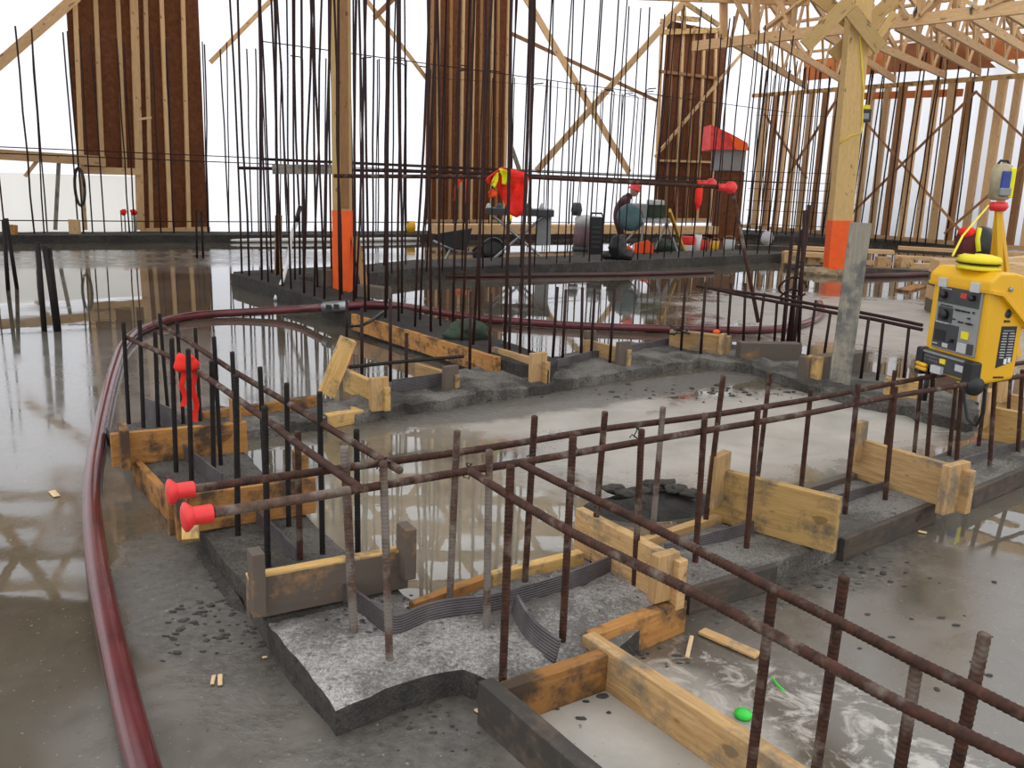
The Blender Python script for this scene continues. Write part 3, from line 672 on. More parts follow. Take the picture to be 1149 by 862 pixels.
# white conduit
c1 = D(337, 231, 11.6); pts = [P(309, 336, .02), D(318, 312, 10.9), D(324, 290, 11.1), D(325.5, 275, 11.3), D(328, 260, 11.5), D(333, 250, 11.6)]
rt = empty('bent_conduit', pts[0], 'bent white conduit leaning on the forward kerb near the orange based post', 'conduit')
MB().tube(resample(pts, 30), .024, 10).build('tube', WHITE, rt, smooth=True); MB().tube([D(331, 254, 11.6), c1], .028, 8).build('dark_sleeve', BLK, rt, smooth=True)

# ---------------------------------------------------------------- posts
def post(label, base, top_z, w, paint_z, topx, mat, bz=0.0):
    B = P(*base, bz); T0 = D(topx[0], topx[1], B.y); d = (T0-B).normalized(); T = B+d*((top_z-bz)/d.z)
    root = empty('timber_post', B, label, 'post')
    fw = Vector((u.x, u.y, 0))
    beam('post_shaft', B, T, w*.8, w, mat, root, up=Vector((1, 0, 0)), bevel=.006)
    # seams of the built-up post
    pz = B+d*((paint_z-bz)/d.z)
    beam('orange_paint_band', B+d*.01, pz, w*.8+.012, w+.012, ORNG, root, up=Vector((1, 0, 0)), bevel=.006, wear=.004)
    return root, B, T, d
r1, B1, T1, d1 = post('tall timber post with an orange painted foot standing on the raised kerb corner', (385, 327), 6.2, .205, 1.09, (382, 0), WOODP, .12)
beam('seam_batten', B1+Vector((.05, -.105, 1.0)), T1+Vector((.05, -.105, 0)), .008, .10, WOODB, r1, up=Vector((1, 0, 0)))
o = beam('kicker_brace', P(412, 333, .14), D(399, 268, B1.y-.02), .10, .09, WOODB, up=Vector((1, 0, 0))); tag(o, 'brown kicker brace nailed against the orange painted post foot', 'brace')
for i, (x0, y0, x1, y1, h) in enumerate(((404, 332, 434, 336, .13), (357, 320, 372, 322, .2))):
    o = beam('bearing_block', P(x0, y0, .18)+Vector((0, 0, h/2)), P(x1, y1, .18)+Vector((0, 0, h/2)), .16, h, WOODS); tag(o, ('muddy bearing block at the right foot of the nearer orange post', 'small bearing block tucked behind the nearer orange post')[i], 'block')
r2, B2, T2, d2 = post('tall pale timber post with an orange painted foot under the truss', (937, 308), 7.0, .37, 1.0, (964.5, 0), WOODP)
mb = MB()
for i in range(14):
    w = i/14*2*math.pi; mb.blob(B2+Vector((math.cos(w)*.42-.1, math.sin(w)*.3, .03)), (.20, .16, .07+.03*random.random()), .6, i)
tag(mb.build('mortar_collar', plain('tan_mortar', (.30, .22, .13), .85, var=.4, scale=14), smooth=True), 'lumpy tan mortar collar round the foot of the truss post', 'mortar')
# bracing boards at the post head
for i, (p0, p1, dy) in enumerate((((903, 52), (955, 0), -.26), ((955, 12), (988, 55), -.26), ((934, 64), (1010, -8), .24), ((906, -14), (962, 32), .24), ((972, 62), (1004, 14), .20))):
    o = beam('knee_brace', D(p0[0], p0[1], B2.y+dy), D(p1[0], p1[1], B2.y+dy), .05, .25 if i < 4 else .14, WOODP, up=Vector((0, 1, 0)).cross((D(*p1, 10)-D(*p0, 10))).normalized())
    tag(o, ('long knee brace slanting down across the front of the truss post', 'short knee brace hanging across the front of the truss post', 'rear knee brace rising behind the truss post', 'rear knee brace falling behind the truss post', 'narrow dark knee brace half hidden beside the truss post')[i], 'brace')
pbx = D(968, 130, B2.y-.05)
bxr = empty('junction_box', pbx, 'small black electrical box fixed to the side of the truss post', 'box')
MB().box(pbx, (.25, .16, .22)).build('housing', BLK, bxr, bevel=.01); MB().box(pbx+Vector((0, -.085, -.01)), (.16, .01, .10)).build('face_plate', GREYP, bxr); MB().box(pbx+Vector((0, 0, .15)), (.2, .1, .07)).build('top_mount', YELB, bxr)
for i in range(3):
    a = d2*(1.9+i*.33)
tag(MB().tube([B2+d2*2.35+Vector((-.2, -.17, 0)), B2+d2*2.5+Vector((0, -.17, 0)), B2+d2*2.55+Vector((.2, -.16, 0)), B2+d2*3.3+Vector((.15, -.17, 0)), B2+d2*4.2+Vector((0, -.17, 0))], .012, 6).build('yellow_rope', YELB, smooth=True), 'yellow rope looped round the truss post below the black box', 'rope')

# ---------------------------------------------------------------- brown wall panels
def panel(label, poly, studs, off, extra=(), z_top=7.5):
    """poly: ((x,ybottom) left, (x,ybottom) right); studs: list of (xtop,ytop,xbot,ybot,w)"""
    root = empty('framed_panel', WL(*poly[0], off), label, 'wall panel')
    nrm = Vector((u.y, -u.x, 0)).normalized()
    MB().add([p for q in extra for p in q], [tuple(range(i*4, i*4+4)) for i in range(len(extra))]) if extra else None
    return root, nrm
OFF = .35
NW = Vector((u.y, -u.x, 0)).normalized()
def slab_panel(root, x0, x1, yb, zt, off=OFF, mat=None, name='sheathing'):
    a = WL(x0, yb, off); b = WL(x1, yb, off); z0 = a.z; b.z = z0
    return MB().prism([(0, 0), ((b-a).length, 0), ((b-a).length, .06), (0, .06)], 0, zt-z0, M=Matrix((( (b-a).normalized().x, -NW.x, 0, a.x), ((b-a).normalized().y, -NW.y, 0, a.y), (0, 0, 1, z0), (0, 0, 0, 1)))).build(name, mat or PANEL, root)
def stud(root, x0, y0, x1, y1, w=.09, d=.06, mat=None, off=OFF, zt=None, name='stud'):
    a = WL(x1, y1, off+d/2); b = WL(x0, y0, off+d/2)
    if zt: b = a+(b-a)*((zt-a.z)/(b.z-a.z))
    return beam(name, a, b, d, w, mat or WOODT, root, up=u, bevel=.004)
# left-hand panel
R = empty('framed_panel', WL(190, 258, OFF), 'leftmost brown framed wall panel with an opening cut in its lower corner', 'wall panel')
slab_panel(R, 160, 233, 258, 7.5); slab_panel(R, 88, 160.5, 192, 7.5)
for x0, x1, y1 in ((84, 92, 190), (107, 115, 190), (132, 140, 188), (150, 158, 258), (163, 170, 256), (181, 191, 258), (205, 212, 256)): stud(R, x0, 0, x1, y1, (.085 if x0 != 150 else .16), zt=7.5)
beam('stud', WL(154, 134, OFF+.05), WL(170, 132, OFF+.05)+Vector((0, 0, 0)), .03, .05, WOODT, R)
beam('header', WL(92, 191, OFF+.04), WL(158, 193, OFF+.04), .10, .15, WOODT, R); beam('sill_plate', WL(158, 259, OFF+.02), WL(235, 257, OFF+.02), .1, .1, WOODT, R)
# middle panel
R = empty('framed_panel', WL(520, 246, OFF), 'middle brown framed wall panel behind the hi-vis vest', 'wall panel')
slab_panel(R, 478, 566, 248, 7.8)
for x0, x1 in ((485, 482), (492, 491), (506, 504), (520, 516), (532, 528), (540, 537), (553, 550), (559, 556), (571, 565)): stud(R, x0, 0, x1, 248, .085, zt=7.8, mat=WOODB if x0 in (485, 506, 540, 559) else WOODT)
beam('sill_plate', WL(478, 249, OFF+.03), WL(566, 249, OFF+.03), .12, .12, WOODT, R)
# right panel
R = empty('framed_panel', WL(768, 246, OFF), 'brown framed wall panel with a gable frame at its head', 'wall panel')
slab_panel(R, 735, 800, 246, 6.6)
for x0, x1 in ((743, 735), (755, 746), (767, 758), (779, 770), (791, 782), (804, 798)): stud(R, x0, 20, x1, 246, .12, zt=6.6, mat=WOODB if x0 in (755, 779) else WOODT)
beam('cross_rail', WL(740, 80, OFF+.06), WL(806, 88, OFF+.06), .08, .09, WOODB, R); beam('cross_rail', WL(736, 180, OFF+.06), WL(797, 182, OFF+.06), .08, .07, WOODT, R)
beam('gable_chord', WL(742, 36, OFF+.16), WL(806, 34, OFF+.16), .08, .16, WOODY, R)
for p0, p1 in (((742, 28), (767, 2)), ((767, 2), (806, 28)), ((767, 2), (767, 34)), ((752, 20), (784, 22))): beam('gable_rafter', WL(*p0, OFF+.16), WL(*p1, OFF+.16), .08, .15, WOODY, R)
beam('sill_plate', WL(735, 247, OFF+.03), WL(800, 247, OFF+.03), .12, .12, WOODT, R)
# braces on the back wall
def brace(label, p0, p1, w=.14, mat=WOODT, off=.55, name='diagonal_brace', wl=WL):
    o = beam(name, wl(*p0, off), wl(*p1, off), .05, w, mat, up=(NW).cross((wl(*p1, off)-wl(*p0, off))).normalized()); return tag(o, label, 'brace')
brace('pale diagonal brace falling from the middle panel top to the vest rail', (588, -6), (706, 194), .20)
brace('pale diagonal brace rising to the head of the gable panel', (602, 192), (768, 2), .20)
brace('thin pinkish brace seen behind the crossed pale braces', (572, 37), (737, 113), .10, WOODB, .12)
brace('pale diagonal brace at the open side beyond the leftmost panel', (-6, 76), (86, -4), .20)
brace('thin diagonal brace falling behind the tall bars right of the leftmost panel', (236, 70), (306, -2), .10, WOODT, .10)
brace('thin diagonal brace beside the middle panel near its top', (405, -8), (480, 90), .10, WOODT, .10)
brace('short slanting strut joining the thin braces by the middle panel', (420, 20), (446, -6), .12, WOODB, .2)
brace('thin brace slanting over the face of the gable panel', (735, 176), (846, 44), .10, WOODT, .6)
brace('pale stop brace at the rail by the middle panel foot', (586, 200), (572, 160), .10, WOODG, 3)
beam_l = beam('ledger_beam', WL(-20, 172, .5), WL(118, 181, .5), .1, .20, WOODT); tag(beam_l, 'pale level ledger beam crossing below the leftmost panel', 'beam')
for i, (p0, p1) in enumerate((((62, 258), (66, 180)), ((91, 190), (96, 258)), ((28, 198), (42, 180)))):
    o = beam('prop_stud', WL(*p0, .45), WL(*p1, .45), .06, .07, WOODT if i else WOODG, up=u); tag(o, ('thin grey prop under the ledger beam', 'pale prop beside the opening of the leftmost panel', 'short slanting prop touching the ledger beam')[i], 'prop')
# small site things at the foot of the back wall
for i, (x, y, h, w) in enumerate(((85, 272, .45, .20), (15, 273, .35, .12), (248, 262, .35, .10), (312, 322, .95, .07), (425, 262, .40, .09), (148, 262, .2, .25), (235, 262, .25, .12))):
    a = P(x, y, .0); a.z = .0 if y > 265 else .16; o = beam('form_block', a, a+Vector((.03*(i % 2), 0, h)), .1, w, WOODO if i % 2 else WOODT, up=Vector((1, 0, 0))); tag(o, f'wood form block, {ordw(i)} counted in the kerb line before the back sheeting', 'block', 'kerb form blocks')
for i, x in enumerate((137, 141, 145, 149, 153)):
    B = P(x, 261, .15); T = B+Vector((0, 0, .45)); tag(MB().tube([B, T], .012, 6).build('short_dowel', BLK), f'short dowel, {ordw(i)} under the opening of the leftmost panel', 'rebar', 'short dowels')
for i, x in enumerate((139, 150)):
    c = D(x, 238, P(x, 261, .15).y); tag(MB().blob(c, (.07, .05, .06), .6, i).build('red_rag', REDV, smooth=True), ('first', 'second')[i]+' red scrap draped on the dowels under the panel opening', 'rag', 'red scraps')
# coil hung on ledger
c = WL(88, 190, .7); q = [c+Vector((.10*math.cos(w), 0, -.35+.38*math.sin(w))) for w in [i*math.pi/8 for i in range(17)]]
tag(MB().tube(q, .03, 7).build('hung_cable_loop', BLK, smooth=True), 'black cable loop hanging from the ledger beam', 'cable')

# ---------------------------------------------------------------- open stud wall and roof
wall = empty('stud_wall', WR(1000, 280, .1), 'long open stud wall of pale studs backed by white sheeting', 'wall frame')
sx = [851, 862, 874, 886, 900, 915, 929, 968, 985, 1001, 1019, 1037, 1054, 1072, 1090, 1107, 1124, 1141, 1158, 1176]
ZT = 4.62
for i, x in enumerate(sx):
    a = WR(x-(10 if x > 930 else 6), 270+(x-850)*.055, .12); a.z = .15; b = a.copy(); b.z = ZT
    beam('stud', a, b, .13, .17 if i % 3 else .22, (WOODT, WOODB, WOODT, WOODT)[i % 4], wall, up=(RB-RA).normalized(), bevel=0)
a = WR(846, 98, .12); b = WR(1190, 98, .12); a.z = b.z = ZT
beam('top_plate', a, b, .15, .12, WOODY, wall); a = a.copy(); b = b.copy(); a.z = b.z = .22; beam('bottom_plate', a, b, .15, .12, WOODT, wall)
a = WR(966, 108, .14); b = WR(1080, 104, .14); beam('splice_plate', a, b, .08, .20, BOARDO, wall)
def wr(x, y, o=0): return WR(x, y, o)
for p0, p1, lab in (((1096, 102), (945, 250), 'rising to the top plate'), ((972, 138), (1080, 262), 'falling from the black box'), ((1096, 104), (1160, 165), 'falling off beyond the laser'), ((858, 128), (905, 200), 'short one near the corner'), ((940, 110), (885, 195), 'short rising one near the corner'), ((1060, 262), (1160, 175), 'rising behind the laser')):
    brace(f'thin diagonal brace on the stud wall, {lab}', p0, p1, .10, WOODB, .5, wl=WR)
# girder truss
GA, GB = P(778, 52, 4.6), P(1149, 8, 4.6); gd = (GB-GA).normalized(); GB = GB+gd*2.5
def WG(x, y): return PL(x, y, GA, GB, 0)
gt = empty('girder_truss', (GA+GB)/2, 'near girder truss whose bottom chord crosses the pale post', 'truss')
beam('bottom_chord', GA, GB, .10, .21, WOODT, gt); beam('top_chord', GA+Vector((0, 0, 1.7)), GB+Vector((0, 0, 1.7)), .1, .24, WOODT, gt)
def web(root, pb, pt, w=.15, f=WG, zt=6.3):
    a = f(*pb); b = f(*pt); 
    if zt: b = a+(b-a)*((zt-a.z)/max(.05, (b.z-a.z)))
    return beam('web', a, b, .06, w, WOODT, root, up=gd.cross(b-a).normalized())
for pb, pt, w in (((812, 44), (812, 0), .22), ((848, 38), (848, 0), .22), ((892, 36), (873, 0), .17), ((843, 34), (826, 0), .15), ((858, 33), (902, 0), .14), ((889, 36), (893, 0), .12), ((1020, 22), (1005, 0), .16), ((1030, 22), (1052, 0), .2), ((1100, 10), (1082, 0), .16), ((1106, 10), (1128, 0), .16), ((1034, 20), (1034, 0), .2)): web(gt, pb, pt, w)
for i in range(2): 
    m = WG((1034, 1098)[i], (13, 9)[i]); MB().tube([m-NW*.07, m-NW*.10], .12, 6).build('gang_plate', STEEL, gt)
# joist trusses from the girder to the stud wall
JS = [((866, 43), (950, 99)), ((925, 38), (1003, 99.5)), ((968, 44), (1059, 99.6)), ((1006, 29), (1097, 99.6)), ((1048, 25), (1138, 96)), ((1090, 18), (1180, 90)), ((1130, 12), (1222, 88)), ((820, 46), (905, 98))]
tops = []
for i, (pa, pe) in enumerate(sorted(JS)):
    a = P(*pa, 4.62); b = PL(*pe, RA, RB, .25); b.z = 4.76
    nm = ('first', 'second', 'third', 'fourth', 'fifth', 'sixth', 'seventh', 'eighth')[i]
    t = empty('joist_truss', (a+b)/2, f'roof truss, {nm} from the brown gable panel, running from girder to stud wall', 'truss', 'joist trusses')
    beam('bottom_chord', a, b, .07, .17, WOODT, t)
    at = a+Vector((0, 0, 1.75)); bt = b+Vector((0, 0, .75)); tops.append((at, bt)); beam('top_chord', at, bt, .07, .16, WOODT, t)
    n = 5
    for k in range(n):
        p0 = a.lerp(b, k/n); p1 = at.lerp(bt, (k+.5)/n); p2 = a.lerp(b, (k+1)/n)
        beam('web', p0, p1, .05, .09, WOODT, t, bevel=0); beam('web', p1, p2, .05, .09, WOODT, t, bevel=0)
for k in range(6):
    f = (k+.5)/6; a = tops[0][0].lerp(tops[0][1], f); b = tops[-1][0].lerp(tops[-1][1], f)
    a = a+Vector((0, 0, .10)); b = b+Vector((0, 0, .10)); o = beam('purlin', a-(b-a)*.08, b+(b-a)*.1, .14, .06, WOODT)
    tag(o, f'long purlin, {ordw(k)} outward from the girder over the roof trusses', 'purlin', 'purlins')
a0, b0 = tops[0]; a1, b1 = tops[-1]; up_ = Vector((0, 0, .22)); e = (a1-a0)*.4
cs = MB().add([a0-e*.3+up_, a1+e+up_, b1+e+up_, b0-e*.3+up_], [(0, 1, 2, 3)]).build('ceiling', SHEET); tag(cs, kind='structure')
# fascia and gable sheathing above the stud wall
a = WR(900, 100, .05); b = WR(1200, 71, .05); 
fa = beam('fascia_board', Vector((a.x, a.y, 5.28)), Vector((b.x, b.y, 5.38)), .06, .62, BOARDO); tag(fa, 'wide orange plywood fascia above the stud wall', 'fascia')
pl = [PL(x, y, RA, RB, .15) for x, y in ((985, 82), (1022, 36), (1052, 22), (1080, 40), (1118, 76))]
nn = Vector(((RB-RA).y, -(RB-RA).x, 0)).normalized()*.05
n = len(pl); gs = MB().add(pl+[p+nn for p in pl], [tuple(range(n)), tuple(range(2*n-1, n-1, -1))]+[(i, (i+1) % n, n+(i+1) % n, n+i) for i in range(n)]).build('gable_sheathing', PLYB); tag(gs, 'brown plywood gable end seen through the roof trusses', 'gable')
# overhead trusses of the main roof, mirrored in the wet slab
for k in range(4):
    a = Vector((-12+k*.6, 14.2+k*1.5, 5.15)); b = Vector((5.0+k*.4, 16.4+k*1.5, 5.15+.4)); t = empty('roof_truss', (a+b)/2, f'overhead roof truss, {ordw(k)} from the front, mirrored in the wet slab', 'truss', 'overhead roof trusses')
    beam('bottom_chord', a, b, .08, .2, WOODT, t); at = a+Vector((0, 0, 1.3)); bt = b+Vector((0, 0, 1.3)); beam('top_chord', at, bt, .08, .2, WOODT, t)
    for j in range(10):
        p0 = a.lerp(b, j/10); p1 = at.lerp(bt, (j+.5)/10); p2 = a.lerp(b, (j+1)/10)
        beam('web', p0, p1, .06, .14, WOODT, t, bevel=0); beam('web', p1, p2, .06, .14, WOODT, t, bevel=0); 

rd = MB().box((-5, 12.2, 6.1), (20, 5.0, .03)).build('unseen_roof_strip', PLYD); tag(rd, kind='structure')  # roof strip out of view, added to darken the near slab's reflections
# ---------------------------------------------------------------- yellow welding machine
zb = .585
A = P(1034, 414, zb); B = P(1096, 434, zb); ex = (B-A).normalized(); ex.z = 0; ex.normalize(); ey = Vector((-ex.y, ex.x, 0)); ey = ey if ey.y > 0 else -ey
wdt = (B-A).length; Hh = D(1034, 301, A.y).z-zb; dep = next(k*.005 for k in range(20, 200) if PX(B+ey*(k*.005))[0] >= 1138)
MW = Matrix(((ex.x, ey.x, 0, A.x), (ex.y, ey.y, 0, A.y), (0, 0, 1, zb), (0, 0, 0, 1)))
wr_ = empty('welding_machine', A+ex*wdt/2+ey*dep/2, 'yellow welding machine with a grey control panel standing on the twin rails', 'welding machine')
def wbox(name, x0, x1, y0, y1, z0, z1, mat, bev=.004, par=None):   # fractions of width, metres in depth, fractions of height
    return MB().box((wdt*(x0+x1)/2, (y0+y1)/2, Hh*(z0+z1)/2), (wdt*abs(x1-x0), abs(y1-y0), Hh*abs(z1-z0))).build(name, mat, par or wr_, M=MW, bevel=bev)
# body: side profile slightly narrower at the foot
prof = [(0, .0), (dep*.93, .06), (dep*1.0, .55), (dep*1.0, .93), (0, .93)]
MX = MW @ Matrix(((0, 0, 1, 0), (1, 0, 0, 0), (0, 1, 0, 0), (0, 0, 0, 1)))
MB().prism([(y, z*Hh) for y, z in prof], .0, wdt, M=None).build('body', YEL, wr_, M=MX, bevel=.018)
# hood with a flange that slants down along the side
hood = [(-.018, .86), (-.018, .96), (.03, 1.04), (dep*.55, 1.04), (dep*1.02, .99), (dep*1.06, .93), (dep*1.06, .56), (dep*1.0, .53), (dep*.22, .84)]
MB().prism([(y, z*Hh) for y, z in hood], -.014, wdt+.014).build('hood', YEL, wr_, M=MX, bevel=.012)
hd2 = [(-.016, .89), (dep*.25, .875), (dep*1.05, .575), (dep*1.05, .53), (dep*.22, .835), (-.016, .855)]
MB().prism([(y, z*Hh) for y, z in hd2], -.020, wdt+.030).build('hood_flange', YEL, wr_, M=MX, bevel=.003)
for x in (.24, .80): wbox('latch', x-.07, x+.07, -.03, -.012, .845, .935, LGREY, .004)
for (y, z) in ((.42, .90), (.88, .88)):
    MB().lathe([(.012, 0), (.012, .008), (.006, .012)], n=12, M=Matrix.Rotation(math.pi/2, 3, 'Y')).build('screw', STEEL, wr_, M=MW @ Matrix.Translation((wdt+.014, dep*y, Hh*z)))
cp = wbox('control_panel', .15, .90, -.012, .01, .25, .865, GREYP, .003)
def wp(name, x0, x1, z0, z1, mat, y=-.016, par=cp): return wbox(name, x0, x1, y, -.008, z0, z1, mat, .0015, par)
wp('upper_plate', .17, .88, .70, .85, CHAR); wp('dial_plate', .20, .46, .52, .66, CHAR); wp('lower_plate', .17, .60, .27, .505, CHAR); wp('red_display', .56, .67, .77, .82, REDL, -.019); wp('yellow_sticker', .66, .78, .40, .47, YELB, -.018); wp('pale_switch', .62, .78, .27, .36, LGREY, -.019); wp('dark_corner', .79, .88, .27, .37, CHAR, -.018); wp('blue_grey_window', .20, .40, .33, .44, BLK, -.018)
for x, z, r in ((.29, .775, .013), (.34, .59, .018), (.78, .79, .010), (.53, .36, .006)):
    MB().lathe([(r*wdt/.28, 0), (r*.95*wdt/.28, .02), (r*.7*wdt/.28, .026)], n=18, M=Matrix.Rotation(math.pi/2, 3, 'X')).build('knob', BLK, cp, M=MW @ Matrix.Translation((wdt*x, -.016, Hh*z)), smooth=True)
random.seed(3)
def marks(name, rows, mat, side=False, par=None):
    mb = MB()
    for (x0, x1, z, h, n) in rows:
        x = x0
        for i in range(n):
            w = (x1-x0)/n
            if side: mb.box((wdt+.0012, dep*(x+w*.4), Hh*z), (.0024, dep*w*random.uniform(.4, .8), Hh*h*random.uniform(.6, 1)))
            else: mb.box((wdt*(x+w*.4), -.0178, Hh*z), (wdt*w*random.uniform(.4, .8), .004, Hh*h*random.uniform(.6, 1)))
            x += w
    return mb.build(name, mat, par or cp, M=MW)
marks('panel_lettering', [(.22, .40, .835, .012, 6), (.20, .44, .51, .014, 7), (.19, .28, .30, .012, 4)], LGREY)
marks('panel_lettering', [(.24, .46, .675, .013, 7), (.50, .76, .655, .018, 8), (.72, .78, .60, .018, 2), (.48, .54, .565, .016, 2), (.58, .68, .55, .02, 3), (.71, .84, .55, .02, 4), (.80, .84, .66, .03, 1)], BLK)
wp('status_label', .36, .46, .28, .32, LGREY, -.018)
con = wbox('lower_console', .05, .88, -.030, .02, .04, .225, CHAR, .006)
mb = MB(); mb.box((wdt*.47, -.033, Hh*.205), (wdt*.76, .006, Hh*.018)); mb.build('console_strip', GREYP, con, M=MW)
marks2 = [(.14, .42, .165, .02, 7), (.14, .40, .13, .016, 6)]
mb = MB()
for (x0, x1, z, h, n) in marks2:
    for i in range(n): mb.box((wdt*(x0+(x1-x0)*i/n), -.032, Hh*z), (wdt*.02, .005, Hh*h))
mb.build('indicator_row', STEEL, con, M=MW)
MB().box((wdt*.46, -.032, Hh*.15), (wdt*.10, .005, Hh*.045)).build('pale_badge', YELB, con, M=MW); MB().box((wdt*.76, -.032, Hh*.13), (wdt*.14, .005, Hh*.06)).build('socket_plate', LGREY, con, M=MW); MB().box((wdt*.40, -.040, Hh*.06), (wdt*.18, .02, Hh*.07)).build('switch_block', LGREY, con, M=MW)
for z in (.035, .075): MB().tube([Vector((wdt*.06, -.05, Hh*z)), Vector((wdt*.26, -.06, Hh*z))], .011, 10).build('cable_plug', YEL, con, M=MW, smooth=True)
wbox('corner_guard', -.02, .10, -.045, .03, -.04, .235, BLK, .012); wbox('corner_guard', .84, 1.0, -.045, .02, -.05, .225, BLK, .012)
MB().lathe([(.045, 0), (.05, .012), (.05, .05), (.045, .06)], n=20, M=Matrix.Rotation(math.pi/2, 3, 'Y')).build('rubber_foot', BLK, wr_, M=MW @ Matrix.Translation((wdt*.86, .0, Hh*.0)), smooth=True)
# side decals
sl = MB().prism([(dep*.40, Hh*.17), (dep*.80, Hh*.23), (dep*.80, Hh*.56), (dep*.40, Hh*.56)], wdt, wdt+.0015).build('rating_label', BLK, wr_, M=MX)
mb = MB()
for i in range(11):
    z = Hh*(.52-i*.025); 
    for y0, y1 in ((.44, .58), (.62, .77)):
        if i == 0: y0, y1 = .44, .76
        mb.box((wdt+.003, dep*(y0+y1)/2, z), (.003, dep*(y1-y0)*random.uniform(.7, 1), Hh*.008))
mb.build('label_lettering', LGREY, sl, M=MW)
mb = MB(); mb.box((wdt+.003, dep*.62, Hh*.235), (.003, dep*.07, Hh*.05)); mb.box((wdt+.003, dep*.72, Hh*.25), (.003, dep*.07, Hh*.05)); mb.build('label_symbol', WHITE, sl, M=MW)
marks('side_lettering', [(.44, .60, .605, .03, 5), (.38, .66, .085, .022, 9)], BLK, True, wr_)
mb = MB()
for (y, z, r) in ((.52, .67, .020), (.505, .70, .010), (.54, .70, .010), (.535, .655, .012)): mb.tube([Vector((wdt, dep*y, Hh*z)), Vector((wdt+.002, dep*y, Hh*z))], r, 10)
mb.build('side_emblem', CHAR, wr_, M=MW)
# hanging torch lead
q = [A+ex*wdt*x+ey*y+Vector((0, 0, z)) for x, y, z in ((.62, .05, 0), (.66, .06, -.10), (.74, .07, -.20), (.86, .08, -.22), (.95, .08, -.14), (.97, .06, 0))]
MB().tube(resample(q, 24), .009, 8).build('hanging_lead', BLK, wr_, smooth=True)
MB().tube([A+ex*wdt*.08+Vector((0, -.03, .02)), A+ex*wdt*.08+Vector((0, -.03, -.16))], .014, 8).build('hanging_plug', BLK, wr_, smooth=True)
# yellow pouch on the hood
pc = A+ex*wdt*.55+ey*dep*.25; pc.z = zb+Hh*1.04
pr = empty('yellow_pouch', pc, 'bright yellow zipped pouch lying on top of the welding machine', 'pouch')
PM = MW.copy(); PM.translation = pc
def lens(z0, z1, sx, sy, pw=2.6, n=28):
    sx *= 1.2; sy *= 1.1
    mb = MB(); rings = [(1.0, z0), (1.03, z0+(z1-z0)*.35), (.95, z0+(z1-z0)*.75), (.6, z1)]; vs = []; fs = []
    for s_, z in rings:
        for k in range(n):
            w = 2*math.pi*k/n; cx, sy_ = math.cos(w), math.sin(w)
            x = math.copysign(abs(cx)**(2/pw), cx)*sx*s_; y = math.copysign(abs(sy_)**(2/pw), sy_)*sy*s_
            if x < -.5*sx: y *= .75
            vs.append((x, y, z-.012*(x < -.5*sx)*(z > z0+.02)))
    for i in range(3):
        for k in range(n): fs.append((i*n+k, i*n+(k+1) % n, (i+1)*n+(k+1) % n, (i+1)*n+k))
    fs += [tuple(range(n-1, -1, -1)), tuple(range(3*n, 4*n))]; return mb.add(vs, fs)
lens(0, .028, .10, .075).build('lower_half', YELB, pr, M=PM, smooth=True); lens(.026, .034, .101, .077).build('zip_band', BLK, pr, M=PM); lens(.034, .075, .10, .075).build('upper_half', YELB, pr, M=PM, smooth=True)
q = [D(1069, 287, pc.y), D(1080, 265, pc.y+.3), D(1097, 245, pc.y+.6), D(1109, 231, pc.y+.9)]
tag(MB().tube(q, .006, 6).build('yellow_strap', YELB, smooth=True), 'thin yellow strap rising from the pouch towards the laser', 'strap')

# ---------------------------------------------------------------- laser level and bag behind the machine
dz = 8.2
tr = empty('rotary_laser', D(1126, 330, dz), 'rotary laser level on a yellow tripod behind the welding machine', 'laser level')
c = D(1123, 205, dz)
MB().lathe([(.05, -.155), (.085, -.14), (.09, .10), (.075, .15), (.04, .165)], c, 16).build('laser_body', plain('sand_plastic', (.42, .36, .22), .5), tr, smooth=True)
MB().box(c+Vector((-.005, -.08, -.01)), (.075, .05, .22)).build('blue_panel', BLUE, tr, bevel=.01); MB().box(c+Vector((.055, -.06, 0)), (.045, .07, .26)).build('yellow_side', YELV, tr, bevel=.01)
MB().box(c+Vector((0, -.09, -.08)), (.10, .04, .07)).build('grey_base_panel', GREYP, tr, bevel=.01); MB().tube([c+Vector((-.05, 0, .16)), c+Vector((-.03, 0, .19)), c+Vector((.03, 0, .19)), c+Vector((.05, 0, .16))], .012, 8).build('carry_handle', BLK, tr)
MB().lathe([(.06, -.06), (.085, -.02), (.07, .02)], c+Vector((.01, 0, -.19)), 14).build('tripod_head', REDC, tr, smooth=True)
hd = c+Vector((.01, 0, -.22))
for foot, nm in (((1133, 350), 'leg'), ((1112, 345), 'leg'), ((1150, 345), 'leg')):
    f = D(*foot, dz+(.0 if foot[0] == 1133 else .35)); f.z = 0 if foot[0] != 1133 else 0
    b = hd.lerp(f, .45)
    L = beam('leg', hd, b, .045, .05, YEL, tr); beam('lower_leg', b, f, .055, .065, YEL, L); MB().tube([b+Vector((0, 0, -.02)), b+Vector((0, 0, -.05))], .05, 10).build('leg_clamp', REDC, L)
for k in range(4):
    zc = .085+.172*k; a = D(1052, 290, 11.7); b = D(1190, 290, 11.7); o = beam('timber', Vector((a.x, 11.75+.02*(k % 2), zc)), Vector((b.x+1, 11.3, zc)),   .45, .170, WOODT if k % 2 else WOODS); tag(o, f'squared timber, {ordw(k)} up from the slab in the pile under the kit bag', 'timber', 'timbers under the kit bag')
bd = 11.5; c = D(1093, 272, bd)
bgp = empty('kit_bag', c, 'black bag with a red flap and yellow strap behind the welding machine', 'bag')
MB().blob(c+Vector((.10, 0, -.02)), (.17, .15, .22), .12, 2, 18, 12).build('bag_body', BLK, bgp, smooth=True); MB().blob(c+Vector((-.10, -.03, -.02)), (.15, .14, .20), .2, 5, 16, 10).build('side_pocket', plain('dark_red_fabric', (.10, .012, .012), .8), bgp, smooth=True)
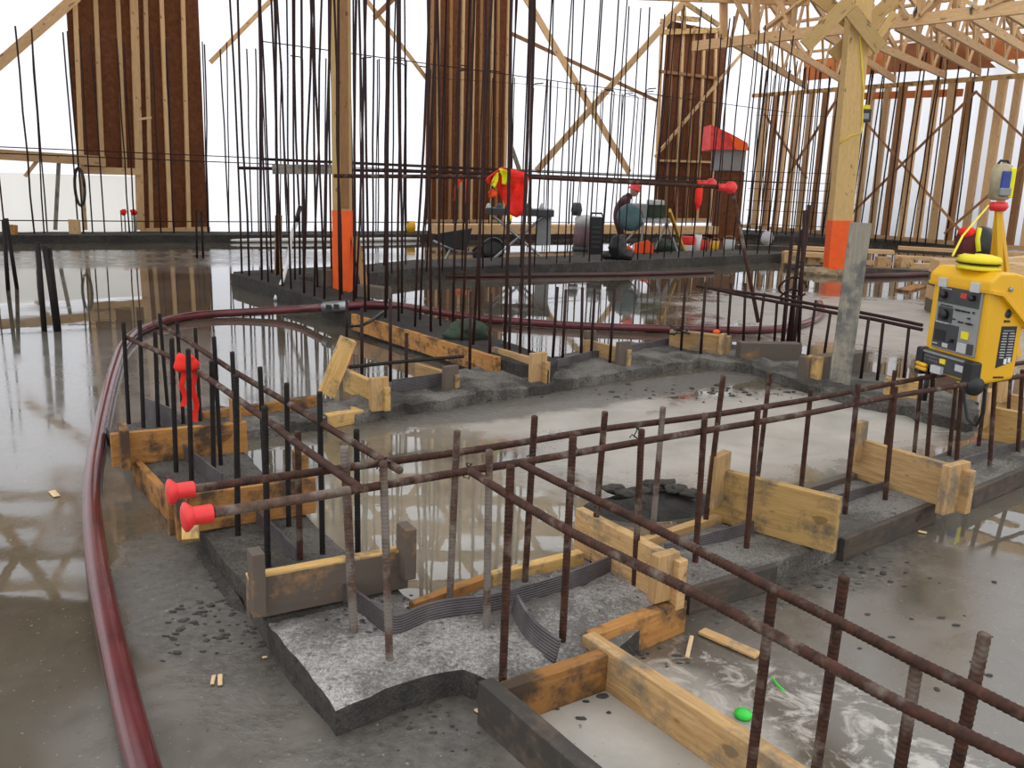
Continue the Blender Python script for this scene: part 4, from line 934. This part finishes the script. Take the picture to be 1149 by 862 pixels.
MB().blob(c+Vector((-.13, -.05, .12)), (.11, .11, .08), .3, 4, 14, 8).build('red_flap', REDV, bgp, smooth=True); MB().tube([c+Vector((-.02, -.12, .18)), c+Vector((-.05, -.17, .05)), c+Vector((-.02, -.18, -.1))], .03, 8).build('yellow_strap', YELV, bgp, smooth=True)

# ---------------------------------------------------------------- lumber by the stud wall
def plankpx(label, a, b, z, w, h, mat, name='loose_plank', cat='plank', group=None):
    A, B = P(*a, z), P(*b, z); o = beam(name, A, B, w, h, mat, wear=.002); return tag(o, label, cat, group)
for i, (a, b, z) in enumerate((((885, 290), (1000, 296), .06), ((890, 278), (1002, 283), .30), ((1005, 288), (1160, 298), .12), ((1008, 278), (1160, 286), .30), ((1005, 297), (1050, 299), .05), ((880, 284), (930, 287), .2))):
    plankpx(f'pale loose plank, {ordw(i)} counted through the lumber stack before the stud wall', a, b, z, .24, .08 if i < 4 else .1, WOODT, group='lumber before the stud wall')
for i, (x, y) in enumerate(((885, 290), (912, 291), (940, 292), (990, 296), (1016, 296))):
    a = P(x, y, .1); a.z = 0; o = beam('pallet_block', a, a+Vector((0, 0, .24)), .2, .26, WOOD, up=Vector((1, 0, 0))); tag(o, f'short pallet block, {ordw(i)} under the lumber before the stud wall', 'block', 'pallet blocks')
plankpx('dark plank on the slab in front of the lumber stack', (880, 298), (1040, 306), .05, .3, .09, WOODD)
plankpx('pale timber passing behind the laser tripod', (1100, 296), (1190, 288), .35, .2, .14, WOODT)
plankpx('flat orange offcut on the slab beside the machine', (1012, 326), (1034, 320), .02, .2, .03, WOODO)
plankpx('dark soaked timber edging behind the orange post foot', (826, 281), (960, 284), .16, .2, .24, WOODD)
o = beam('steel_angle_post', P(845, 366, .02), P(845, 366, .02), .1, .1, RUSTF) if False else None
for i, (x0, x1) in enumerate(((488, 600), (600, 720))):
    plankpx(('left', 'right')[i]+' half of the long planks stacked at the foot of the middle panel', (x0, 257), (x1, 257), .35, .5, .22, WOODT, name='plank_stack')
plankpx('loose planks under the gable panel', (722, 258), (800, 258), .4, .4, .2, WOODT, name='plank_stack')

# ---------------------------------------------------------------- site equipment behind the crossing kerb
def bpx(x0, y0, x1, y1, dep, th):
    a = D(x0, y1, dep); b = D(x1, y0, dep); return ((a.x+b.x)/2, dep+th/2, (a.z+b.z)/2), (abs(b.x-a.x), th, abs(b.z-a.z))
def gfix(o): return o
# wheelbarrow
wb = empty('wheelbarrow', P(520, 290), 'dark wheelbarrow standing behind the crossing kerb below the orange vest', 'wheelbarrow'); dp = 17.2
def ZP(x, y, d=dp): return D(x, y, d)
tray = []
for (x, y, dd) in ((492, 262, 0), (530, 256, 0), (530, 256, .7), (492, 262, .7), (500, 283, .15), (524, 280, .15), (524, 280, .55), (500, 283, .55)): tray.append(D(x, y, dp+dd))
MB().add(tray, [(4, 5, 6, 7), (0, 1, 5, 4), (1, 2, 6, 5), (2, 3, 7, 6), (3, 0, 4, 7)]).build('tray', CHAR, wb)
c = D(540, 285, dp+.3); MB().lathe([(.06, -.04), (.16, -.05), (.18, 0), (.16, .05), (.06, .04)], c, 18, M=Matrix.Rotation(math.pi/2, 3, 'X')).build('wheel', BLK, wb, smooth=True)
for dd in (.1, .5): MB().tube([D(540, 285, dp+.3), D(510, 281, dp+dd), D(486, 270, dp+dd)], .022, 8).build('handle', STEEL, wb, smooth=True)
for dd in (.1, .5): MB().tube([D(505, 280, dp+dd), D(500, 291, dp+dd)], .02, 8).build('leg', STEEL, wb)
# saw table with crossed legs
tb = empty('work_table', P(590, 290), 'folding work table with crossed steel legs under the hi-vis vest', 'table'); dp = 16.8
cc, ds = bpx(545, 236, 622, 241, dp, .8); MB().box(cc, ds).build('table_top', CHAR, tb, bevel=.01)
for dd in (.05, .75):
    for a, b in (((552, 241), (612, 292)), ((612, 241), (552, 292))): MB().tube([D(*a, dp+dd), D(*b, dp+dd)], .025, 8).build('leg', STEEL, tb)
cc, ds = bpx(602, 241, 619, 275, dp+.2, .3); MB().box(cc, ds).build('side_cabinet', GREYP, tb, bevel=.01)
for i, (x, w, m) in enumerate(((548, 6, LGREY), (560, 8, CHAR), (570, 5, WHITE), (592, 9, CHAR), (608, 6, LGREY))):
    p = D(x, 236, dp+.3); mb = MB(); mb.lathe([(w*.008, 0), (w*.009, .05), (w*.006, .10), (w*.003, .13)], p, 10); tag(mb.build('hand_tool', m, smooth=True), f'small tool, {ordw(i)} along the folding work table top', 'tool', 'tools on the work table')
# black wheel by the table
c = P(553, 291); MB_ = MB(); c.z = .2; mb = MB(); mb.lathe([(.07, -.05), (.20, -.06), (.23, 0), (.20, .06), (.07, .05)], c, 20, M=Matrix.Rotation(1.45, 3, 'X')); tag(mb.build('spare_wheel', BLK, smooth=True), 'loose black wheel standing under the folding work table', 'wheel')
# drum / mixer
dr = empty('steel_drum', P(657, 282), 'steel drum with a purple lower half and pale lid beyond the work table', 'drum'); c = P(657, 281); 
MB().lathe([(.27, 0), (.29, .02), (.29, .42), (.27, .44)], c+Vector((0, 0, .1)), 20).build('lower_drum', plain('purple_brown_steel', (.16, .09, .10), .5), dr, smooth=True); MB().lathe([(.27, .44), (.28, .62), (.2, .68), (.05, .70)], c+Vector((0, 0, .1)), 20).build('lid', LGREY, dr, smooth=True); MB().lathe([(.10, .68), (.13, .80), (.10, .95), (.05, .97)], c+Vector((-.25, 0, .1)), 14).build('motor', CHAR, dr, smooth=True)
MB().lathe([(.30, .0), (.32, .03), (.30, .1)], c, 20).build('base_ring', CHAR, dr)
cc, ds = bpx(661, 244, 677, 288, 18.6, .4); gb = empty('generator', (cc[0], cc[1], 0), 'black boxy generator beside the steel drum', 'generator'); MB().box(cc, ds).build('housing', BLK, gb, bevel=.02)
mb = MB()
for i in range(5): mb.box((cc[0], 18.59, cc[2]-.2+i*.1), (ds[0]*.7, .02, .03))
mb.build('vent_slats', CHAR, gb); MB().tube([(cc[0]-.13, 18.7, cc[2]+.40), (cc[0]-.1, 18.7, cc[2]+.48), (cc[0]+.1, 18.7, cc[2]+.48), (cc[0]+.13, 18.7, cc[2]+.40)], .02, 8).build('handle', CHAR, gb)
# bench machine
bm = empty('bending_machine', P(722, 288), 'teal and grey bar bending machine on steel legs with the bent over worker behind it', 'machine'); dp = 18.4
cc, ds = bpx(708, 229, 727, 246, dp, .5); MB().box(cc, ds).build('motor_housing', GREYP, bm, bevel=.03)
c = D(707, 244, dp); MB().lathe([(.20, -.10), (.27, -.07), (.28, .02), (.22, .06), (.10, .08)], c, 22, M=Matrix.Rotation(1.35, 3, 'X')).build('belt_guard', TEAL, bm, smooth=True)
cc, ds = bpx(727, 230, 748, 244, dp+.1, .5); MB().box(cc, ds).build('control_cabinet', DGREEN, bm, bevel=.02); cc, ds = bpx(729, 225, 746, 230, dp+.05, .5); MB().box(cc, ds).build('pale_cover', LGREY, bm, bevel=.02)
cc, ds = bpx(718, 246, 752, 250, dp-.05, .8); MB().box(cc, ds).build('bed', STEEL, bm, bevel=.01)
for a, b in (((722, 250), (702, 271)), ((748, 250), (735, 280)), ((748, 250), (760, 282)), ((722, 250), (718, 285))):
    for dd in (0, .6): MB().tube([D(*a, dp+dd), D(*b, dp+dd)], .022, 8).build('leg', STEEL, bm)
for i, x in enumerate((728, 737)):
    MB().lathe([(.04, 0), (.05, .02), (.05, .07), (.03, .09)], D(x, 246, dp+.2), 12).build('roller', STEEL, bm)
# red fuel cans
for i, (x, y, s) in enumerate(((703, 270, .9), (723, 268, 1.25))):
    p = P(x, 289); p = D(x, y, 18.2); r_ = empty('fuel_can', p, ('small', 'large')[i]+' orange red fuel can under the bending machine', 'fuel can')
    MB().prism([(-.15*s, 0), (.15*s, 0), (.15*s, .26*s), (.06*s, .34*s), (-.15*s, .28*s)], -.09, .09, M=Matrix(((1, 0, 0, 0), (0, 0, 1, 0), (0, 1, 0, 0), (0, 0, 0, 1))).to_4x4()).build('body', ORV, r_, M=Matrix.Translation((p.x, p.y, 0)), bevel=.015)
    MB().tube([(p.x+.08*s, p.y, .34*s), (p.x+.2*s, p.y, .45*s)], .02, 8).build('spout', BLK, r_)
# green tarp heap
mb = MB(); p = P(748, 290); mb.blob(p+Vector((0, .3, .16)), (.32, .25, .22), .5, 8, 18, 10); tag(mb.build('tarp_heap', DGREEN, smooth=True), 'dark green crumpled tarp heap below the bending machine', 'tarp')
# black sack on the kerb
p = P(693, 291, .18); mb = MB(); mb.blob(p+Vector((0, 0, .20)), (.17, .14, .27), .35, 4, 18, 12); mb.blob(p+Vector((.12, 0, .09)), (.16, .13, .12), .3, 6, 14, 10); mb.blob(p+Vector((-.18, 0, .06)), (.1, .1, .08), .3, 9); tag(mb.build('black_sack', BLK, smooth=True), 'slumped black sack on the crossing kerb in front of the worker', 'sack')
# yellow level leaning
o = beam('yellow_lever', D(751, 236, 17.6), P(769, 286), .06, .07, YEL); tag(o, 'long yellow lever slanting down from the bending machine', 'lever')
# buckets
for i, (x, y0, y1, w, m, lab) in enumerate(((772, 254, 274, 15, WHITE, 'white bucket with a red band near the gable panel foot'), (790, 257, 274, 9, REDC, 'small dark red pail third along the bucket line'), (802, 257, 273, 10, YEL, 'yellow pail in the bucket line'), (818, 257, 275, 13, LGREY, 'pale grey bucket at the end of the bucket line'), (783, 252, 274, 8, WHITE, 'narrow pale tub between the white and red pails'))):
    dpth = 20.5; r_ = w/1000*dpth/2; p = D(x, y1, dpth); h = (y1-y0)/1000*dpth; b = empty('bucket', (p.x, p.y, 0), lab, 'bucket', None)
    z0 = max(0, p.z)
    MB().lathe([(r_*.82, 0), (r_, h), (r_*.94, h), (r_*.8, .03)], (p.x, p.y, z0*0), 18).build('pail', m, b, smooth=True)
    MB().tube([(p.x+r_*math.cos(w_), p.y, h+r_*.6*math.sin(w_)) for w_ in [k*math.pi/8 for k in range(9)]], .008, 6).build('bail_handle', STEEL, b)
    if i == 0: MB().lathe([(r_*.98, h*.55), (r_*1.01, h*.62), (r_*1.02, h*.95), (r_*1.0, h)], (p.x, p.y, 0), 18).build('red_band', REDC, b, smooth=True)
c = D(861, 268, 22); mb = MB(); mb.blob(c, (.15, .1, .17), .5, 2, 12, 8); tag(mb.build('pale_rag', LGREY, smooth=True), 'pale grey rag hung on the kerb before the stud wall corner', 'rag')
# red tarp over blocks
dp = 27; cc, ds = bpx(800, 165, 838, 268, dp, 1.2); bs = empty('block_stack', (cc[0], cc[1], 0), 'tall grey block stack beside the gable panel', 'blocks'); zt_ = cc[2]+ds[2]/2; MB().box((cc[0], cc[1], zt_-.35), (ds[0], ds[1], .7)).build('upper_blocks', BLOCK, bs, bevel=.03); MB().box((cc[0]+.1, cc[1]+.05, (zt_-.7)/2), (ds[0]*.8, ds[1], zt_-.7)).build('lower_blocks', PANEL, bs, bevel=.03)
vs = [D(798, 140, dp-.1), D(820, 150, dp-.1), D(838, 160, dp-.1), D(840, 168, dp-.1), D(797, 168, dp-.1)]; vs2 = [p_+Vector((0, 1.3, 0)) for p_ in vs]; n = 5
tp = MB().add(vs+vs2, [tuple(range(n)), tuple(range(2*n-1, n-1, -1))]+[(i, n+i, n+(i+1) % n, (i+1) % n) for i in range(n)]).build('red_tarp', REDTARP); tag(tp, 'red and orange tarp sloping over the grey block stack', 'tarp')
vs = [D(818, 151, dp-.14), D(839, 161, dp-.14), D(840, 169, dp-.14), D(826, 168, dp-.14)]; vs2 = [p_+Vector((0, .06, 0)) for p_ in vs]; n = 4
MB().add(vs+vs2, [tuple(range(n)), tuple(range(2*n-1, n-1, -1))]+[(i, n+i, n+(i+1) % n, (i+1) % n) for i in range(n)]).build('orange_corner', ORNG, tp)
# red hanging strip / safety glove near right caps
p = D(784, 219, 12.5); mb = MB(); mb.blob(p, (.05, .05, .19), .35, 3, 12, 10); tag(mb.build('red_glove', REDV, smooth=True), 'red glove hanging below the rail end cap', 'glove')
# plastic cup post: yellow/black at far
o = MB().lathe([(.10, 0), (.12, .14), (.10, .28)], P(461, 261, .17), 14).build('yellow_tub', YEL, smooth=True); tag(o, 'small yellow tub on the back kerb beside the middle panel', 'tub')

# ---------------------------------------------------------------- vests
def vest(label, loops, dep, mats, cat='vest'):
    root = empty('hi_vis_vest', D(*loops[0][0][0], dep), label, cat)
    for (pts, mat, dd, nm) in loops:
        n = len(pts); c = Vector((sum(p[0] for p in pts)/n, sum(p[1] for p in pts)/n))
        ring = []; N_ = 6
        vs = []; fs = []
        P3 = [Vector((p[0], p[1])) for p in pts]
        # radial grid with folds
        for s in range(N_+1):
            for p in P3:
                q = c.lerp(p, s/N_) if s else c
                fold = .05*math.sin(q.x*.55+q.y*.12)*(1 if s < N_ else .6)+.03*noise.noise(Vector((q.x*.12, q.y*.12, 0)))
                vs.append(D(q.x, q.y, dep+dd+fold))
        for s in range(N_):
            for k in range(n): fs.append((s*n+k, s*n+(k+1) % n, (s+1)*n+(k+1) % n, (s+1)*n+k))
        o = MB().add(vs, fs).build(nm, mat, root, smooth=True)
        m = o.modifiers.new('thick', 'SOLIDIFY'); m.thickness = .02
    return root
vest('red and yellow hi-vis vest slung over the chest high rail', [
    ([(563, 188), (572, 189), (588, 193), (593, 200), (591, 215), (588, 240), (580, 244), (572, 240), (566, 228), (560, 218), (556, 205)], REDV, 0, 'front_panel'),
    ([(545, 200), (563, 187), (566, 190), (560, 200), (553, 206), (547, 207)], REDV, -.06, 'shoulder'),
    ([(549, 216), (553, 211), (558, 216), (557, 222), (549, 222)], ORV, -.04, 'lower_corner'),
    ([(560, 189), (564, 189), (572, 192), (570, 200), (567, 207), (563, 206), (563, 196), (561, 194)], YELV, -.12, 'reflective_tape'),
    ([(556, 194), (559, 193), (558, 203), (555, 211), (550, 207), (554, 203)], YELV, -.12, 'reflective_tape'),
    ([(571, 240), (575, 242), (574, 250), (570, 247)], YELV, -.05, 'tape_tail')], 10.1, None)
vest('plain orange hi-vis vest hung at the foot of the middle panel', [
    ([(512, 200), (518, 199), (514, 212), (510, 226), (508, 226)], ORV, 0, 'left_side'), ([(520, 199), (526, 200), (528, 226), (522, 228), (520, 214)], ORV, 0, 'right_side'), ([(512, 199), (526, 199), (525, 203), (514, 204)], ORV, .05, 'collar')], 24.0, None)
# ---------------------------------------------------------------- worker bent over behind the machine
def skinbody(name, verts, edges, radii, mat, parent, root=0, sub=2):
    me = bpy.data.meshes.new(name); me.from_pydata(verts, edges, []); me.materials.append(mat)
    o = bpy.data.objects.new(name, me); link(o, Matrix.Identity(4), parent)
    o.modifiers.new('skin', 'SKIN')
    for i, sv in enumerate(me.skin_vertices[0].data): sv.radius = (radii[i], radii[i]); sv.use_root = (i == root)
    s = o.modifiers.new('sub', 'SUBSURF'); s.levels = sub; s.render_levels = sub
    return o
bdp = 19.6; hdp = D(712.5, 214, bdp)
hip = Vector((hdp.x-.34, bdp+.05, .82))
def V(x, y, z): return hip+Vector((x, y, z))
pv = [V(0, 0, 0), V(.05, 0, .16), V(.12, -.02, .32), V(.20, -.03, .43), V(.27, -.04, .49),
      V(.02, .11, -.06), V(.12, .12, -.40), V(.0, .14, -.78), V(.13, .10, -.80),
      V(.0, -.11, -.06), V(.10, -.13, -.40), V(-.04, -.14, -.78), V(.09, -.18, -.80),
      V(.14, .20, .34), V(.28, .25, .10), V(.48, .16, .08), V(.57, .12, .08),
      V(.14, -.23, .34), V(.26, -.29, .10), V(.46, -.22, .08), V(.55, -.20, .08)]
pe = [(0, 1), (1, 2), (2, 3), (3, 4), (0, 5), (5, 6), (6, 7), (7, 8), (0, 9), (9, 10), (10, 11), (11, 12), (2, 13), (13, 14), (14, 15), (15, 16), (2, 17), (17, 18), (18, 19), (19, 20)]
pr_ = [.16, .17, .19, .10, .065, .10, .075, .05, .05, .10, .075, .05, .05, .085, .06, .045, .03, .085, .06, .045, .03]
per = empty('person', (hip.x, hip.y, 0), 'worker in a red hard hat and dark jacket bending over the teal machine', 'person')
bod = skinbody('body', pv, pe, pr_, JACKET, per)
hc = V(.33, -.05, .555)
MB().blob(hc, (.095, .085, .115), .08, 1, 16, 12).build('head', SKIN, per, smooth=True)
MB().lathe([(.155, -.01), (.150, .0), (.128, .02), (.115, .08), (.07, .13), (.01, .145)], hc+Vector((0, 0, .03)), 18, M=Matrix.Rotation(.35, 3, 'Y')).build('hard_hat', REDC, per, smooth=True)
for s in (0, 1):
    w = pv[16] if s == 0 else pv[20]
    mb = MB()
    mb.blob(w+Vector((.03, 0, 0)), (.05, .04, .02), .1, 1)
    for k in range(4): mb.tube([w+Vector((.06, -.03+k*.02, 0)), w+Vector((.11-abs(k-1.5)*.008, -.032+k*.021, -.01)), w+Vector((.135-abs(k-1.5)*.01, -.032+k*.021, -.035))], [.011, .010, .008], 6)
    mb.tube([w+Vector((.02, .04*(1 if s else -1), 0)), w+Vector((.07, .065*(1 if s else -1), -.015))], [.012, .009], 6); mb.build('hand', SKIN, per, smooth=True)

# ---------------------------------------------------------------- mortar lumps and litter
mb = MB()
random.seed(11)
c = P(730, 566)
vs = []; fs = []; nr, nk = 8, 30
for i in range(nr+1):
    for k in range(nk):
        w = 2*math.pi*k/nk; f = i/nr; rr = (1+.25*noise.noise(Vector((math.cos(w)*1.5, math.sin(w)*1.5, 3))))
        x = .36*f*rr*math.cos(w); y = .20*f*rr*math.sin(w); zz = .07*(1-f**3)*(.75+.9*noise.noise(Vector((x*7, y*7, 1))))
        X = c+Vector((x*.85-y*.5, x*.5+y*.85, 0)); vs.append(Vector((X.x, X.y, max(-.005, zz))))
for i in range(nr):
    for k in range(nk): fs.append((i*nk+k, i*nk+(k+1) % nk, (i+1)*nk+(k+1) % nk, (i+1)*nk+k))
tag(MB().add(vs, fs).build('mortar_mound', CONCD, smooth=True), 'dark flattened mortar mound behind the first pale form board', 'mortar')
mb = MB(); 
for i in range(7): mb.blob(P(690+i*14, 548+6*math.sin(i*1.3), .07), (.06, .045, .02), .6, i)
tag(mb.build('mortar_crust', CONCM, smooth=True), 'broken grey mortar crust on the rim of the dark mound', 'mortar')
for i, (px, s, m, lab) in enumerate((((480, 364, .3), 1.0, DGREEN, 'wet dark green rag lying on the raised kerb'),)):
    pass
p = P(526, 380, .18); mb = MB(); mb.blob(p+Vector((0, 0, .06)), (.17, .10, .09), .6, 5, 16, 10); mb.blob(p+Vector((-.14, -.02, .03)), (.10, .08, .05), .5, 6); tag(mb.build('wet_rag', DGREEN, smooth=True), 'wet dark rag lying on the raised kerb', 'rag')
tag(MB().tube([P(430, 350, .2), P(415, 361, .2), P(404, 366, .2), P(394, 366, .18)], .016, 7).build('loose_cable', BLK, smooth=True), 'short black cable end across the raised kerb', 'cable')
q = [P(764, 372, .25)+Vector((random.uniform(-.1, .1), random.uniform(-.08, .08), random.uniform(-.03, .05))) for _ in range(18)]
tag(MB().tube(q, .008, 5).build('tied_wire_bundle', BLK), 'tangle of black tie wire on the thick pale form board', 'wire')
p = P(805, 373, .04); tag(MB().blob(D(804, 373, P(805, 384, .08).y), (.035, .03, .03), .2, 1).build('orange_tag', ORNG, smooth=True), 'small orange tag on a bar by the hose', 'tag')
plankpx('long pale broken wood offcut on the wet slab inside the near rails', (787, 708), (851, 736), .01, .045, .012, WOOD, name='wood_offcut')
plankpx('small thin yellow splinter beside the broken wood offcut', (776, 714), (771, 738), .01, .014, .008, LIGHTCHIP, name='wood_splinter')
for i, (a, b, w) in enumerate((((240, 758), (238, 768), .012), ((247, 757), (247, 769), .014), ((294, 738), (300, 737), .008), ((58, 551), (64, 557), .03), ((533, 796), (548, 806), .012), ((547, 800), (563, 818), .012), ((1030, 596), (1040, 598), .02))):
    plankpx(f'tiny pale wood splinter, {ordw(i)} scattered on the slab', a, b, .006, w, .006, LIGHTCHIP, name='wood_splinter', group='loose splinters')
o = beam('corner_stub', P(300, 700, .04), P(302, 718, .0)+Vector((0, 0, .06)), .03, .04, WOODY); tag(o, 'splintered stub at the lower corner of the grey smeared board', 'stub')
g = P(834, 801, .01); tag(MB().lathe([(.022, 0), (.026, .004), (.026, .014), (.008, .02)], g-Vector((0, 0, .01)), 18).build('plastic_disc', GREEN, smooth=True), 'small bright green disc on the slab beside the near bars', 'cap')
tag(MB().tube([P(866, 760, .006), P(872, 768, .006), P(880, 775, .006)], .003, 5).build('green_thread', GREEN), 'bright green plastic thread near the green disc', 'thread')
# mud crumbs (countless)
mb = MB()
def crumbs(px, rx, ry, n, s0=.006, s1=.020):
    c = P(*px)
    for i in range(n):
        a = random.random()*6.28; r_ = random.random()**.6; p = c+Vector((math.cos(a)*rx*r_, math.sin(a)*ry*r_, 0))
        s = random.uniform(s0, s1)*random.random()**.5+.003; mb.blob((p.x, p.y, s*.2+(.1 if 380 < px[0] < 470 and px[1] == 720 else 0)), (s*random.uniform(.8, 1.7), s*random.uniform(.5, 1), s*.45), .5, i % 17, 7, 4)
crumbs((240, 680), .13, .40, 90, .002, .012); crumbs((300, 715), .2, .15, 50, .002, .011); crumbs((500, 800), .35, .2, 50, .002, .008); crumbs((930, 640), .45, .22, 60, .003, .018); crumbs((1000, 690), .7, .5, 22, .003, .014); crumbs((700, 440), 1.4, .30, 60, .004, .020); crumbs((860, 440), .8, .25, 36, .004, .022); crumbs((740, 730), .15, .15, 16, .002, .010); crumbs((670, 790), .15, .1, 7, .004, .012); crumbs((460, 720), .3, .15, 60, .002, .007)
tag(mb.build('mud_crumbs', MUD), 'dark mud crumbs strewn over the slab along the footings', 'mud', kind='stuff')

# ---------------------------------------------------------------- view
sc = bpy.context.scene
sc.view_settings.view_transform = 'Standard'; sc.view_settings.look = 'None'; sc.view_settings.gamma = 1; sc.view_settings.use_curve_mapping = False
sc.view_settings.exposure = .50
sc.cycles.use_denoising = True; sc.cycles.max_bounces = 6; sc.cycles.diffuse_bounces = 3; sc.cycles.transmission_bounces = 4
